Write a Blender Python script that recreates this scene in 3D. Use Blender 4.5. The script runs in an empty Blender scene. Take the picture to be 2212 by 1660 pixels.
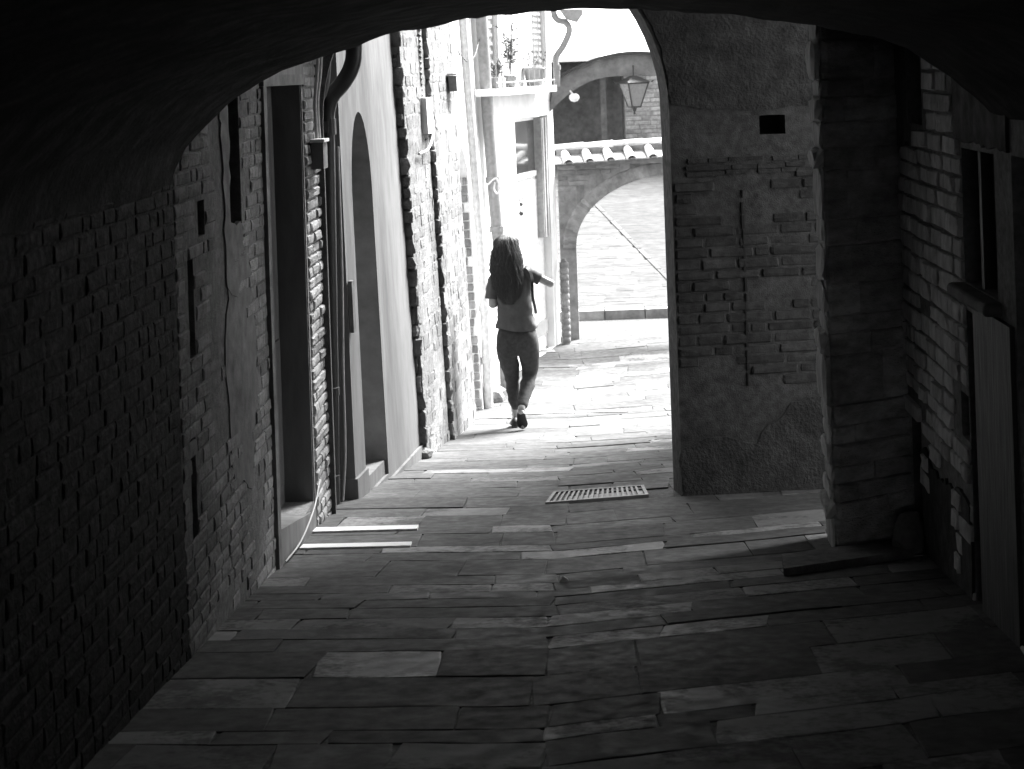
import bpy, bmesh, math, random
from mathutils import Vector, Matrix, noise

random.seed(11)
S = bpy.context.scene
C = S.collection
PI = math.pi

# ------------------------------------------------------------------ camera, light, exposure
F_PX = 4200.0                      # focal length for a picture 2212 units wide
EYE = 1.63
cam_d = bpy.data.cameras.new('camera')
cam = bpy.data.objects.new('camera', cam_d)
C.objects.link(cam)
S.camera = cam
cam_d.sensor_width = 36.0
cam_d.lens = F_PX * 36.0 / 2212.0
cam_d.shift_x = -174.0 / 2212.0
cam_d.shift_y = -680.0 / 2212.0
cam_d.clip_start = 0.05
cam_d.clip_end = 400
cam_d.dof.use_dof = True
cam_d.dof.focus_distance = 11.5
cam_d.dof.aperture_fstop = 8.0
cam.matrix_world = Matrix.Translation((0, 0, EYE)) @ Matrix.Rotation(PI / 2, 4, 'X') @ Matrix.Rotation(-0.034, 4, 'Z')

SUN_EL, SUN_AZ = math.radians(48), math.radians(40)      # ahead of the camera and to the right
w = bpy.data.worlds.new('World')
S.world = w
w.use_nodes = True
nt = w.node_tree
nt.nodes.clear()
sky = nt.nodes.new('ShaderNodeTexSky')
sky.sky_type = 'NISHITA'
sky.sun_disc = False
sky.sun_elevation = SUN_EL
sky.sun_rotation = SUN_AZ
bw = nt.nodes.new('ShaderNodeRGBToBW')                   # black and white picture: a grey sky
bg = nt.nodes.new('ShaderNodeBackground')
bg.inputs['Strength'].default_value = 0.15
wo = nt.nodes.new('ShaderNodeOutputWorld')
nt.links.new(sky.outputs[0], bw.inputs[0])
nt.links.new(bw.outputs[0], bg.inputs['Color'])
nt.links.new(bg.outputs[0], wo.inputs[0])

sun_d = bpy.data.lights.new('sun', 'SUN')
sun_d.energy = 4.3
sun_d.angle = math.radians(26)
sun = bpy.data.objects.new('sun', sun_d)
C.objects.link(sun)
sdir = Vector((math.sin(SUN_AZ) * math.cos(SUN_EL), math.cos(SUN_AZ) * math.cos(SUN_EL), math.sin(SUN_EL)))
sun.rotation_euler = (-sdir).to_track_quat('-Z', 'Y').to_euler()
sun.location = (3, 20, 12)

S.view_settings.view_transform = 'Standard'
S.view_settings.look = 'None'
S.view_settings.gamma = 1.0
S.view_settings.use_curve_mapping = False
S.view_settings.exposure = 2.6
S.cycles.max_bounces = 14
S.cycles.diffuse_bounces = 10
S.cycles.glossy_bounces = 4
S.cycles.transmission_bounces = 6
S.cycles.caustics_reflective = False
S.cycles.caustics_refractive = False
S.cycles.use_adaptive_sampling = False

# ------------------------------------------------------------------ materials (all neutral grey)
def node(nt, kind, **kw):
    n = nt.nodes.new(kind)
    for k, v in kw.items():
        if k in n.inputs:
            n.inputs[k].default_value = v
        else:
            setattr(n, k, v)
    return n

def math_node(nt, op, a, b):
    n = nt.nodes.new('ShaderNodeMath')
    n.operation = op
    for i, v in enumerate((a, b)):
        if hasattr(v, 'is_output'):
            nt.links.new(v, n.inputs[i])
        else:
            n.inputs[i].default_value = v
    return n.outputs[0]

def mrange(nt, x, a, b, lo=0.0, hi=1.0):
    n = nt.nodes.new('ShaderNodeMapRange')
    nt.links.new(x, n.inputs['Value'])
    n.inputs['From Min'].default_value = lo
    n.inputs['From Max'].default_value = hi
    n.inputs['To Min'].default_value = a
    n.inputs['To Max'].default_value = b
    return n.outputs[0]

def surf(name, col, spread=0.25, stain=0.3, rnd=0.2, rough=(0.7, 0.95), nscale=14, sscale=1.6, bscale=60, bump=0.3,
         stretch=(1, 1, 1), spec=0.4, bdist=0.01, rough_rnd=0.0, patch=0.0, big=0.7, patch_all=False):
    m = bpy.data.materials.new(name)
    m.use_nodes = True
    nt = m.node_tree
    b = nt.nodes['Principled BSDF']
    geo = nt.nodes.new('ShaderNodeNewGeometry')
    oi = nt.nodes.new('ShaderNodeObjectInfo')
    mp = nt.nodes.new('ShaderNodeMapping')
    mp.inputs['Scale'].default_value = stretch
    nt.links.new(geo.outputs['Position'], mp.inputs['Vector'])
    def nz(scale, detail, vec=mp.outputs[0], roughness=0.6):
        n = node(nt, 'ShaderNodeTexNoise', Scale=scale, Detail=detail, Roughness=roughness)
        nt.links.new(vec, n.inputs['Vector'])
        return n.outputs['Fac']
    n1, n2, n3 = nz(nscale, 8), nz(sscale, 4), nz(bscale, 6)
    r = math_node(nt, 'FRACT', math_node(nt, 'ADD', oi.outputs['Random'], geo.outputs['Random Per Island']), 0.0)
    v = math_node(nt, 'MULTIPLY', mrange(nt, n1, 1 - spread, 1 + spread, 0.3, 0.7), mrange(nt, n2, 1 - stain, 1 + stain * 0.3, 0.36, 0.62))
    v = math_node(nt, 'MULTIPLY', v, mrange(nt, r, 1 - rnd, 1 + rnd))
    v = math_node(nt, 'MULTIPLY', v, col)
    if patch:                                            # pale scraped and worn places, floor sheen painted in with them
        r3 = math_node(nt, 'FRACT', math_node(nt, 'MULTIPLY', r, 13.7), 0.0)
        pn, pf = nz(2.6, 6), nz(30, 5)
        pm = math_node(nt, 'MULTIPLY', 1.0 if patch_all else mrange(nt, r3, 0, 1, 0.77, 0.90), mrange(nt, math_node(nt, 'ADD', pn, math_node(nt, 'MULTIPLY', pf, 0.5)), 0, 1, 0.62, 0.78))
        v = math_node(nt, 'ADD', v, math_node(nt, 'MULTIPLY', pm, patch))
    v = math_node(nt, 'MINIMUM', math_node(nt, 'MAXIMUM', v, 0.012), 0.85)
    nt.links.new(v, b.inputs['Base Color'])
    ro = mrange(nt, n1, rough[1], rough[0], 0.35, 0.65)
    if rough_rnd:
        r2 = math_node(nt, 'FRACT', math_node(nt, 'MULTIPLY', r, 7.31), 0.0)
        ro = math_node(nt, 'SUBTRACT', ro, mrange(nt, r2, 0, rough_rnd, 0.45, 1.0))
        ro = math_node(nt, 'MAXIMUM', ro, 0.2)
    nt.links.new(ro, b.inputs['Roughness'])
    b.inputs['Specular IOR Level'].default_value = spec
    bp = node(nt, 'ShaderNodeBump', Strength=bump, Distance=bdist)
    hh = math_node(nt, 'ADD', n3, math_node(nt, 'MULTIPLY', n1, big))
    nt.links.new(hh, bp.inputs['Height'])
    nt.links.new(bp.outputs[0], b.inputs['Normal'])
    return m

def plain(name, col, rough=0.5, metal=0.0, spec=0.5, bump=0.0, bscale=80):
    m = bpy.data.materials.new(name)
    m.use_nodes = True
    nt = m.node_tree
    b = nt.nodes['Principled BSDF']
    b.inputs['Metallic'].default_value = metal
    b.inputs['Specular IOR Level'].default_value = spec
    geo = nt.nodes.new('ShaderNodeNewGeometry')
    n = node(nt, 'ShaderNodeTexNoise', Scale=bscale * 0.3, Detail=6.0)
    nt.links.new(geo.outputs['Position'], n.inputs['Vector'])
    nt.links.new(math_node(nt, 'MULTIPLY', mrange(nt, n.outputs['Fac'], 0.8, 1.2, 0.3, 0.7), col), b.inputs['Base Color'])
    nt.links.new(mrange(nt, n.outputs['Fac'], max(0.05, rough - 0.12), min(1, rough + 0.12), 0.3, 0.7), b.inputs['Roughness'])
    if bump:
        n3 = node(nt, 'ShaderNodeTexNoise', Scale=bscale, Detail=4.0)
        nt.links.new(geo.outputs['Position'], n3.inputs['Vector'])
        bp = node(nt, 'ShaderNodeBump', Strength=bump, Distance=0.01)
        nt.links.new(n3.outputs['Fac'], bp.inputs['Height'])
        nt.links.new(bp.outputs[0], b.inputs['Normal'])
    return m

M_GREYB = surf('weathered_brick', 0.25, 0.3, 0.4, 0.3, nscale=22, bscale=80, bump=0.6, spec=0.2)  # lighter copy for the stretch of left wall that catches light
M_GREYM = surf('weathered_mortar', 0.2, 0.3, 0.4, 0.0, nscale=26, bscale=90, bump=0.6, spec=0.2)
M_SOOT = surf('shaded_brick', 0.016, 0.35, 0.4, 0.3, nscale=22, bscale=70, bump=0.7, spec=0.06)  # brick of the same wall under the vault, its shade put into the colour
M_SHADEM = surf('shaded_mortar', 0.016, 0.35, 0.4, 0.0, nscale=26, bscale=80, bump=0.7, spec=0.06)  # mortar of that stretch, darkened the same way for its shade
M_BRICK = surf('old_brick', 0.26, 0.3, 0.35, 0.28, nscale=22, bscale=90, bump=0.5)
M_MORTAR = surf('lime_mortar', 0.22, 0.3, 0.4, 0.0, nscale=30, bscale=120, bump=0.6)
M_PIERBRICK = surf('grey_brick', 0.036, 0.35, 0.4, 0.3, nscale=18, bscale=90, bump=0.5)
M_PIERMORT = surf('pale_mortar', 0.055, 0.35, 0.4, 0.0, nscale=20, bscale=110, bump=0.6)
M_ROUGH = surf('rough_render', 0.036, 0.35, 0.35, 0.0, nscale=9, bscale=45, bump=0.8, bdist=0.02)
M_BLOCK = surf('dark_stone_block', 0.62, 0.4, 0.45, 0.25, nscale=9, bscale=55, bump=0.9, bdist=0.02, stretch=(1, 1, 2.2))
M_STONE = surf('field_stone', 0.18, 0.3, 0.3, 0.25, nscale=16, bscale=70, bump=0.7, bdist=0.015)
M_PALEBLOCK = surf('pale_block', 0.66, 0.3, 0.3, 0.2, nscale=14, bscale=70, bump=0.6, stretch=(1, 1, 0.6))
M_PLASTER = surf('smooth_plaster', 0.165, 0.16, 0.4, 0.0, nscale=10, sscale=1.2, bscale=50, bump=0.15, stretch=(1, 1, 0.25))
M_GREYPL = surf('grey_plaster', 0.155, 0.25, 0.3, 0.0, nscale=10, bscale=60, bump=0.3)
M_NICHE = surf('lifted_niche_plaster', 0.27, 0.15, 0.3, 0.0, nscale=10, bscale=60, bump=0.2)  # paler than the front, to lift the shade of the niche reveal
M_WHITE = surf('white_plaster', 0.74, 0.06, 0.12, 0.0, nscale=8, bscale=60, bump=0.15)
M_PALEHOUSE = surf('pale_house_plaster', 0.66, 0.1, 0.15, 0.0, nscale=6, bscale=40, bump=0.2)
M_VAULT = surf('dark_vault', 0.013, 0.3, 0.4, 0.0, nscale=8, bscale=40, bump=0.5, bdist=0.02, spec=0.04)  # very dark even tone for vault and ceiling
M_PAVE = surf('paving_stone', 0.10, 0.2, 0.25, 0.16, rough=(0.7, 0.95), nscale=14, sscale=1.8, bscale=90, bump=0.13, rough_rnd=0.08, spec=0.14, patch=0.14, big=0.1)
M_WORN_SHEEN = surf('worn_sheen_stone', 0.105, 0.2, 0.25, 0.16, rough=(0.6, 0.9), nscale=14, sscale=1.8, bscale=90, bump=0.13, rough_rnd=0.08, spec=0.2, patch=0.17, big=0.1, patch_all=True)  # worn stones, the gleam of the floor painted as a paler colour
M_DIRT = surf('joint_dirt', 0.09, 0.3, 0.3, 0.0, nscale=30, bscale=120, bump=0.5)
M_MARBLE = surf('pale_marble', 0.8, 0.1, 0.12, 0.0, nscale=20, bscale=90, bump=0.15, rough=(0.4, 0.6))
M_ROAD = surf('hill_paving', 0.08, 0.22, 0.25, 0.18, nscale=10, bscale=60, bump=0.3, stretch=(0.5, 2.0, 1))
M_ROAD2 = surf('hill_sidewalk', 0.058, 0.2, 0.2, 0.0, nscale=12, bscale=60, bump=0.3, stretch=(0.5, 2, 1))
M_FARBRICK = surf('arch_brick', 0.23, 0.25, 0.3, 0.25, nscale=12, bscale=60, bump=0.4)
M_TILE = surf('clay_tile', 0.42, 0.2, 0.2, 0.18, nscale=18, bscale=80, bump=0.3)
M_IRON = plain('dark_iron', 0.03, 0.5, 0.0, 0.5, 0.2)
M_ZINC = plain('grey_pipe', 0.22, 0.45, 0.0, 0.5, 0.1)
M_PALEPIPE = plain('pale_pipe', 0.55, 0.5)
M_WOOD = surf('dark_wood', 0.10, 0.25, 0.3, 0.1, nscale=16, bscale=50, bump=0.3, stretch=(4, 4, 0.3), rough=(0.5, 0.75))
M_GREYWOOD = surf('grey_wood', 0.032, 0.2, 0.3, 0.1, nscale=16, bscale=50, bump=0.3, stretch=(4, 4, 0.25), rough=(0.5, 0.75))
M_SHUT = plain('shutter_paint', 0.10, 0.6)
M_PALESHUT = plain('grey_shutter', 0.32, 0.6)
M_DOORW = plain('white_paint', 0.7, 0.4)
M_DARK = plain('dark_void', 0.015, 0.9)  # near-black sheets that stand for the shade inside openings
M_CABLE = plain('white_cable', 0.42, 0.5)
M_POT = plain('clay_pot', 0.26, 0.7, bump=0.1)
M_LEAF = surf('leaf', 0.16, 0.3, 0.1, 0.3, nscale=30, bscale=60, bump=0.1)
M_STEEL = plain('worn_steel', 0.10, 0.5, 0.3)
M_SKIN = plain('skin', 0.42, 0.5, bump=0.05)
M_HAIR = surf('dark_hair', 0.075, 0.4, 0.2, 0.3, nscale=60, bscale=120, bump=0.3, stretch=(3, 3, 0.4), rough=(0.5, 0.7))
M_SHIRT = surf('grey_tshirt', 0.115, 0.12, 0.2, 0.0, nscale=20, bscale=30, bump=0.15, rough=(0.8, 0.95))
M_JEANS = surf('dark_jeans', 0.068, 0.2, 0.25, 0.0, nscale=30, bscale=70, bump=0.2, rough=(0.8, 0.95))
M_SHOE = plain('black_shoe', 0.02, 0.6)
M_STRAP = plain('black_strap', 0.015, 0.5)

def glass(name, col, tr):
    m = bpy.data.materials.new(name)
    m.use_nodes = True
    b = m.node_tree.nodes['Principled BSDF']
    b.inputs['Base Color'].default_value = (col, col, col, 1)
    b.inputs['Roughness'].default_value = 0.08
    b.inputs['Transmission Weight'].default_value = tr
    return m
M_GLASS = glass('window_glass', 0.05, 0.0)
M_FROST = surf('frosted_glass', 0.2, 0.05, 0.1, 0.0, rough=(0.2, 0.35), bump=0.05)

# ------------------------------------------------------------------ object helpers
def tag(o, label=None, cat=None, group=None, kind=None):
    if label: o['label'] = label
    if cat: o['category'] = cat
    if group: o['group'] = group
    if kind: o['kind'] = kind
    return o

def link(name, me, parent=None, m=None):
    o = bpy.data.objects.new(name, me)
    C.objects.link(o)
    if m is not None and me is not None and not me.materials:
        me.materials.append(m)
    if parent is not None:
        o.parent = parent
    return o

def thing(name, label, cat, loc=(0, 0, 0), group=None):
    o = bpy.data.objects.new(name, None)
    o.empty_display_size = 0.1
    C.objects.link(o)
    o.location = loc
    tag(o, label, cat, group)
    return o

class MB:
    """collects polygons in world coordinates and links them as one mesh"""
    def __init__(self):
        self.v, self.f, self.sm = [], [], []
    def poly(self, pts, smooth=False):
        i = len(self.v)
        self.v += [tuple(p) for p in pts]
        self.f.append(list(range(i, i + len(pts))))
        self.sm.append(smooth)
    def mesh(self, verts, faces, smooth=False):
        i = len(self.v)
        self.v += [tuple(p) for p in verts]
        self.f += [[a + i for a in f] for f in faces]
        self.sm += [smooth] * len(faces)
    def box(self, lo, hi, fn=None):
        x0, y0, z0 = lo
        x1, y1, z1 = hi
        p = [(x0, y0, z0), (x1, y0, z0), (x1, y1, z0), (x0, y1, z0), (x0, y0, z1), (x1, y0, z1), (x1, y1, z1), (x0, y1, z1)]
        if fn: p = [fn(*q) for q in p]
        self.mesh(p, [(0, 3, 2, 1), (4, 5, 6, 7), (0, 1, 5, 4), (1, 2, 6, 5), (2, 3, 7, 6), (3, 0, 4, 7)])
    def tube(self, pts, r, n=10, caps=True, smooth=True):
        pts = [Vector(p) for p in pts]
        rr = r if isinstance(r, (list, tuple)) else [r] * len(pts)
        rings = []
        up = None
        for i, p in enumerate(pts):
            d = (pts[min(i + 1, len(pts) - 1)] - pts[max(i - 1, 0)]).normalized()
            if up is None:
                up = Vector((0, 1, 0)) if abs(d.y) < 0.9 else Vector((1, 0, 0))
            a = d.cross(up).normalized()
            b = a.cross(d).normalized()
            up = b
            rings.append([p + (a * math.cos(2 * PI * k / n) + b * math.sin(2 * PI * k / n)) * rr[i] for k in range(n)])
        v = [q for ring in rings for q in ring]
        f = []
        for i in range(len(pts) - 1):
            for k in range(n):
                f.append((i * n + k, i * n + (k + 1) % n, (i + 1) * n + (k + 1) % n, (i + 1) * n + k))
        self.mesh(v, f, smooth)
        if caps:
            self.mesh(rings[0], [list(range(n - 1, -1, -1))])
            self.mesh(rings[-1], [list(range(n))])
    def lathe(self, c, prof, n=20, sx=1, sy=1):
        v, f = [], []
        for (r, z) in prof:
            for k in range(n):
                v.append((c[0] + sx * r * math.cos(2 * PI * k / n), c[1] + sy * r * math.sin(2 * PI * k / n), c[2] + z))
        for i in range(len(prof) - 1):
            for k in range(n):
                f.append((i * n + k, i * n + (k + 1) % n, (i + 1) * n + (k + 1) % n, (i + 1) * n + k))
        self.mesh(v, f, True)
    def build(self, name, m, parent=None, kind=None):
        me = bpy.data.meshes.new(name)
        me.from_pydata(self.v, [], self.f)
        for p, s in zip(me.polygons, self.sm):
            p.use_smooth = s
        me.materials.append(m)
        me.update()
        o = bpy.data.objects.new(name, me)
        C.objects.link(o)
        if parent is not None:
            o.parent = parent
            pw = Matrix.Translation(parent.location) if parent.parent is None else parent.matrix_world
            if parent.parent is None:
                o.matrix_parent_inverse = pw.inverted()
        if kind: o['kind'] = kind
        return o

def gz(y):
    if y <= 17: return -0.0857 * y
    if y >= 19.5: return -1.58
    t = (y - 17) / 2.5
    h00, h10, h01 = 2*t**3 - 3*t**2 + 1, t**3 - 2*t**2 + t, -2*t**3 + 3*t**2
    return h00 * -1.457 + h10 * -0.0857 * 2.5 + h01 * -1.58

class Frame:
    """a wall plane: s along t, z up, d out along n"""
    def __init__(self, O, t, n, fn=None):
        self.O, self.t, self.n = Vector((O[0], O[1], 0)), Vector((t[0], t[1], 0)).normalized(), Vector((n[0], n[1], 0)).normalized()
        self.fn = fn
    def p(self, s, z, d=0.0):
        q = self.O + self.t * s + self.n * d + Vector((0, 0, z))
        return Vector(self.fn(*q)) if self.fn else q

def sheet(F, s0, s1, z0, z1, holes, m, parent, name, thick=0.35, back=True, zc=()):
    """thick wall with rectangular recesses (sa, sb, za, zb, depth)"""
    mb = MB()
    ss = sorted({s0, s1, *[h[0] for h in holes], *[h[1] for h in holes]})
    zz = sorted({z0, z1, *zc, *[h[2] for h in holes], *[h[3] for h in holes]})
    ss = [s for s in ss if s0 <= s <= s1]
    zz = [z for z in zz if z0 <= z <= z1]
    for i in range(len(ss) - 1):
        for j in range(len(zz) - 1):
            cs, cz = (ss[i] + ss[i+1]) / 2, (zz[j] + zz[j+1]) / 2
            if any(h[0] < cs < h[1] and h[2] < cz < h[3] for h in holes):
                continue
            mb.poly([F.p(ss[i], zz[j]), F.p(ss[i+1], zz[j]), F.p(ss[i+1], zz[j+1]), F.p(ss[i], zz[j+1])])
    for (a, b, c, d, dep) in holes:
        c2, d2, a2, b2 = max(c, z0), min(d, z1), max(a, s0), min(b, s1)
        mb.poly([F.p(a2, c2), F.p(a2, d2), F.p(a2, d2, -dep), F.p(a2, c2, -dep)])
        mb.poly([F.p(b2, c2), F.p(b2, d2), F.p(b2, d2, -dep), F.p(b2, c2, -dep)])
        mb.poly([F.p(a2, d2), F.p(b2, d2), F.p(b2, d2, -dep), F.p(a2, d2, -dep)])
        mb.poly([F.p(a2, c2), F.p(b2, c2), F.p(b2, c2, -dep), F.p(a2, c2, -dep)])
        if back:
            mb.poly([F.p(a2, c2, -dep), F.p(b2, c2, -dep), F.p(b2, d2, -dep), F.p(a2, d2, -dep)])
    for (a, b) in ((s0, s1),):
        T = -thick
        mb.poly([F.p(a, z0), F.p(a, z1), F.p(a, z1, T), F.p(a, z0, T)])
        mb.poly([F.p(b, z0), F.p(b, z1), F.p(b, z1, T), F.p(b, z0, T)])
        mb.poly([F.p(a, z1), F.p(b, z1), F.p(b, z1, T), F.p(a, z1, T)])
        mb.poly([F.p(a, z0, T), F.p(b, z0, T), F.p(b, z1, T), F.p(a, z1, T)])
    return mb.build(name, m, parent)

def arch_sheet(F, s0, s1, z0, z1, arches, m, parent, name, thick=0.35, through=False, nseg=18):
    """thick wall with arched openings (sa, sb, z_bottom, z_spring, rise, depth)"""
    mb = MB()
    cuts = {s0, s1}
    for (a, b, zb, zs, ri, dep) in arches:
        for k in range(nseg + 1):
            cuts.add(round(a + (b - a) * (0.5 - 0.5 * math.cos(PI * k / nseg)), 5))
    cuts = sorted(cuts)
    def top(h, s):
        a, b, zb, zs, ri, dep = h
        u = (2 * s - a - b) / (b - a)
        return zs + ri * math.sqrt(max(0.0, 1 - u * u))
    T = -thick
    for i in range(len(cuts) - 1):
        p, q = cuts[i], cuts[i+1]
        c = (p + q) / 2
        h = next((h for h in arches if h[0] < c < h[1]), None)
        if h is None:
            mb.poly([F.p(p, z0), F.p(q, z0), F.p(q, z1), F.p(p, z1)])
            if through: mb.poly([F.p(p, z0, T), F.p(q, z0, T), F.p(q, z1, T), F.p(p, z1, T)])
            continue
        tp, tq = top(h, p), top(h, q)
        dep = -h[5]
        mb.poly([F.p(p, tp), F.p(q, tq), F.p(q, z1), F.p(p, z1)])
        mb.poly([F.p(p, tp), F.p(q, tq), F.p(q, tq, dep), F.p(p, tp, dep)], True)
        if h[2] > z0: mb.poly([F.p(p, z0), F.p(q, z0), F.p(q, h[2]), F.p(p, h[2])])
        if through and h[5] >= thick:
            mb.poly([F.p(p, tp, T), F.p(q, tq, T), F.p(q, z1, T), F.p(p, z1, T)])
        else:
            if through: mb.poly([F.p(p, z0, T), F.p(q, z0, T), F.p(q, z1, T), F.p(p, z1, T)])
            mb.poly([F.p(p, h[2], dep), F.p(q, h[2], dep), F.p(q, tq, dep), F.p(p, tp, dep)])
    for h in arches:
        for s in h[:2]:
            mb.poly([F.p(s, h[2]), F.p(s, h[3]), F.p(s, h[3], -h[5]), F.p(s, h[2], -h[5])])
        if h[2] > z0:
            mb.poly([F.p(h[0], h[2]), F.p(h[1], h[2]), F.p(h[1], h[2], -h[5]), F.p(h[0], h[2], -h[5])])
    for s in (s0, s1):
        mb.poly([F.p(s, z0), F.p(s, z1), F.p(s, z1, T), F.p(s, z0, T)])
    mb.poly([F.p(s0, z1), F.p(s1, z1), F.p(s1, z1, T), F.p(s0, z1, T)])
    if not through:
        mb.poly([F.p(s0, z0, T), F.p(s1, z0, T), F.p(s1, z1, T), F.p(s0, z1, T)])
    return mb.build(name, m, parent)

# unit pieces shared by bricks and stones: x, z in [-.5, .5], y (depth) in [0, 1]
def unit_piece(jit, cx, cz, round_=0.0):
    base = [(-.5, -.5), (0, -.5), (.5, -.5), (.5, 0), (.5, .5), (0, .5), (-.5, .5), (-.5, 0)]
    rings = []
    for k, (ins, y) in enumerate(((0, 0), (0.0, 0.62), (1, 1.0))):
        ring = []
        for i, (x, z) in enumerate(base):
            corner = i % 2 == 0
            jx, jz = random.uniform(-jit, jit) * 0.5, random.uniform(-jit, jit)
            rx = 1 - (round_ if corner else 0) - (cx * ins)
            rz = 1 - (round_ if corner else 0) - (cz * ins)
            ring.append((x * rx + jx * 0.4, y + (random.uniform(-.22, .1) if k == 2 else 0), z * rz + jz * 0.4))
        rings.append(ring)
    v = rings[0] + rings[1] + rings[2]
    v.append((random.uniform(-.1, .1), 1.0 + random.uniform(-.1, .15), random.uniform(-.1, .1)))
    f = []
    for k in range(2):
        for i in range(8):
            f.append((k * 8 + i, k * 8 + (i + 1) % 8, (k + 1) * 8 + (i + 1) % 8, (k + 1) * 8 + i))
    for i in range(8):
        f.append((16 + i, 16 + (i + 1) % 8, 24))
    return v, f

BRICK_SHAPES = [unit_piece(0.10, 0.07, 0.24, 0.03) for _ in range(10)]
STONE_SHAPES = [unit_piece(0.34, 0.10, 0.16, 0.08) for _ in range(12)]
BLOCK_SHAPES = [unit_piece(0.10, 0.05, 0.10, 0.02) for _ in range(10)]
_mesh_cache = {}
def piece_meshes(shapes, m, name):
    key = (id(shapes), m.name, name)
    if key not in _mesh_cache:
        out = []
        for v, f in shapes:
            me = bpy.data.meshes.new(name)
            me.from_pydata(v, [], f)
            me.materials.append(m)
            out.append(me)
        _mesh_cache[key] = out
    return _mesh_cache[key]

def lay(F, s0, s1, z0, z1, L, H, joint, proud, parent, m, name='brick', shapes=BRICK_SHAPES, skip=None, limit=300,
        lvar=0.15, hvar=0.05, pvar=0.35, missing=0.02, headers=0.3, tilt=0.012, sink=0.004, used=0):
    """courses of separate pieces on a wall plane; the largest in view become objects, the rest one part of kind stuff"""
    sgn = 1 if (F.t.x * F.n.y - F.t.y * F.n.x) > 0 else -1
    items = []
    z = z0
    row = 0
    while z < z1:
        h = H * random.uniform(1 - hvar, 1 + hvar)
        s = s0 - random.uniform(0, L * 0.7)
        while s < s1:
            l = L * random.uniform(1 - lvar, 1 + lvar) * (0.52 if random.random() < headers else 1)
            a, b = max(s, s0), min(s + l, s1)
            s += l
            if b - a < 0.05: continue
            c, zc = (a + b) / 2, z + h / 2
            if skip and (skip(c, zc) or skip(a + 0.01, zc) or skip(b - 0.01, zc)): continue
            if random.random() < missing: continue
            pr = proud * random.uniform(1 - pvar, 1 + pvar)
            P = F.p(c, zc, -sink)
            if P.z + h < gz(P.y) - 0.02: continue
            X = (F.t * sgn)
            R = Matrix.Rotation(random.uniform(-tilt, tilt), 4, 'Y')
            mw = Matrix((
                (X.x, F.n.x, 0, P.x), (X.y, F.n.y, 0, P.y), (0, 0, 1, P.z), (0, 0, 0, 1))) @ R @ Matrix.Diagonal((b - a - joint, pr, h - joint, 1))
            # how large it shows from the camera
            view = Vector((P.x, P.y, P.z - EYE))
            area = (b - a) * h * abs(F.n.dot(view.normalized())) / max(1.0, view.length_squared)
            u = 1280 + F_PX * P.x / P.y if P.y > 1 else -1e6
            vv = 150 - F_PX * (P.z - EYE) / P.y if P.y > 1 else -1e6
            if not (-120 < u < 2330 and -120 < vv < 1780):
                if P.y < 4.0 or not (-300 < u < 2500 and -260 < vv < 1900): continue
                area *= 0.01
            items.append((area, mw))
        z += h
        row += 1
    items.sort(key=lambda t: -t[0])
    meshes = piece_meshes(shapes, m, name)
    lim = max(0, limit - used)
    inv = Matrix.Translation(-parent.location)
    for area, mw in items[:lim]:
        o = bpy.data.objects.new(name, random.choice(meshes))
        o.parent = parent
        o.matrix_local = inv @ mw
        C.objects.link(o)
    rest = items[lim:]
    if rest:
        mb = MB()
        for area, mw in rest:
            v, f = random.choice(shapes)
            mb.mesh([mw @ Vector(p) for p in v], f)
        o = mb.build(name + ('work' if name == 'brick' else '_pieces'), m, parent, 'stuff')
    return min(len(items), lim)

def in_rects(rects, pad=0.0):
    return lambda s, z: any(a - pad < s < b + pad and c - pad < z < d + pad for (a, b, c, d) in rects)

def rough_patch(F, pts, d, m, parent, name, jit=0.012, n=6, label=None, thick=0.02):
    """coat of plaster with an uneven outline: polygon pts (s, z), subdivided edges jittered, real thickness"""
    out = []
    for i in range(len(pts)):
        a, b = Vector(pts[i]), Vector(pts[(i + 1) % len(pts)])
        k = max(1, int((b - a).length / 0.06))
        for j in range(k):
            q = a.lerp(b, j / k)
            out.append((q.x + random.uniform(-jit, jit), q.y + random.uniform(-jit, jit)))
    mb = MB()
    mb.poly([F.p(s, z, d) for s, z in out])
    k = len(out)
    for i in range(k):
        s, z = out[i]; s2, z2 = out[(i + 1) % k]
        mb.poly([F.p(s, z, d), F.p(s2, z2, d), F.p(s2, z2, d - thick), F.p(s, z, d - thick)])
    return mb.build(name, m, parent)

def panel(F, s0, s1, z0, z1, d0, d1, mb):
    p = [F.p(s, z, d) for d in (d0, d1) for (s, z) in ((s0, z0), (s1, z0), (s1, z1), (s0, z1))]
    mb.mesh(p, [(0, 3, 2, 1), (4, 5, 6, 7), (0, 1, 5, 4), (1, 2, 6, 5), (2, 3, 7, 6), (3, 0, 4, 7)])

def smooth_path(pts, n=6):
    P = [Vector(p) for p in pts]
    P = [2 * P[0] - P[1]] + P + [2 * P[-1] - P[-2]]
    out = []
    for i in range(1, len(P) - 2):
        for k in range(n):
            t = k / n
            a, b, c, d = P[i-1], P[i], P[i+1], P[i+2]
            out.append(0.5 * ((2*b) + (c - a) * t + (2*a - 5*b + 4*c - d) * t*t + (3*b - a - 3*c + d) * t**3))
    out.append(P[-2])
    return out

# ------------------------------------------------------------------ ground and paving
mb = MB()
ys = [-12, -6, 0, 4, 6, 8, 10, 12, 14, 16, 17, 17.5, 18, 18.5, 19, 19.5, 22, 24.99]
for a, b in zip(ys[:-1], ys[1:]):
    mb.poly([(-40, a, gz(a) - 0.007), (40, a, gz(a) - 0.007), (40, b, gz(b) - 0.007), (-40, b, gz(b) - 0.007)])
mb.poly([(-40, 24.99, -1.61), (40, 24.99, -1.61), (40, 120, -1.61), (-40, 120, -1.61)])
ground = mb.build('ground', M_DIRT, None, 'structure')

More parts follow.
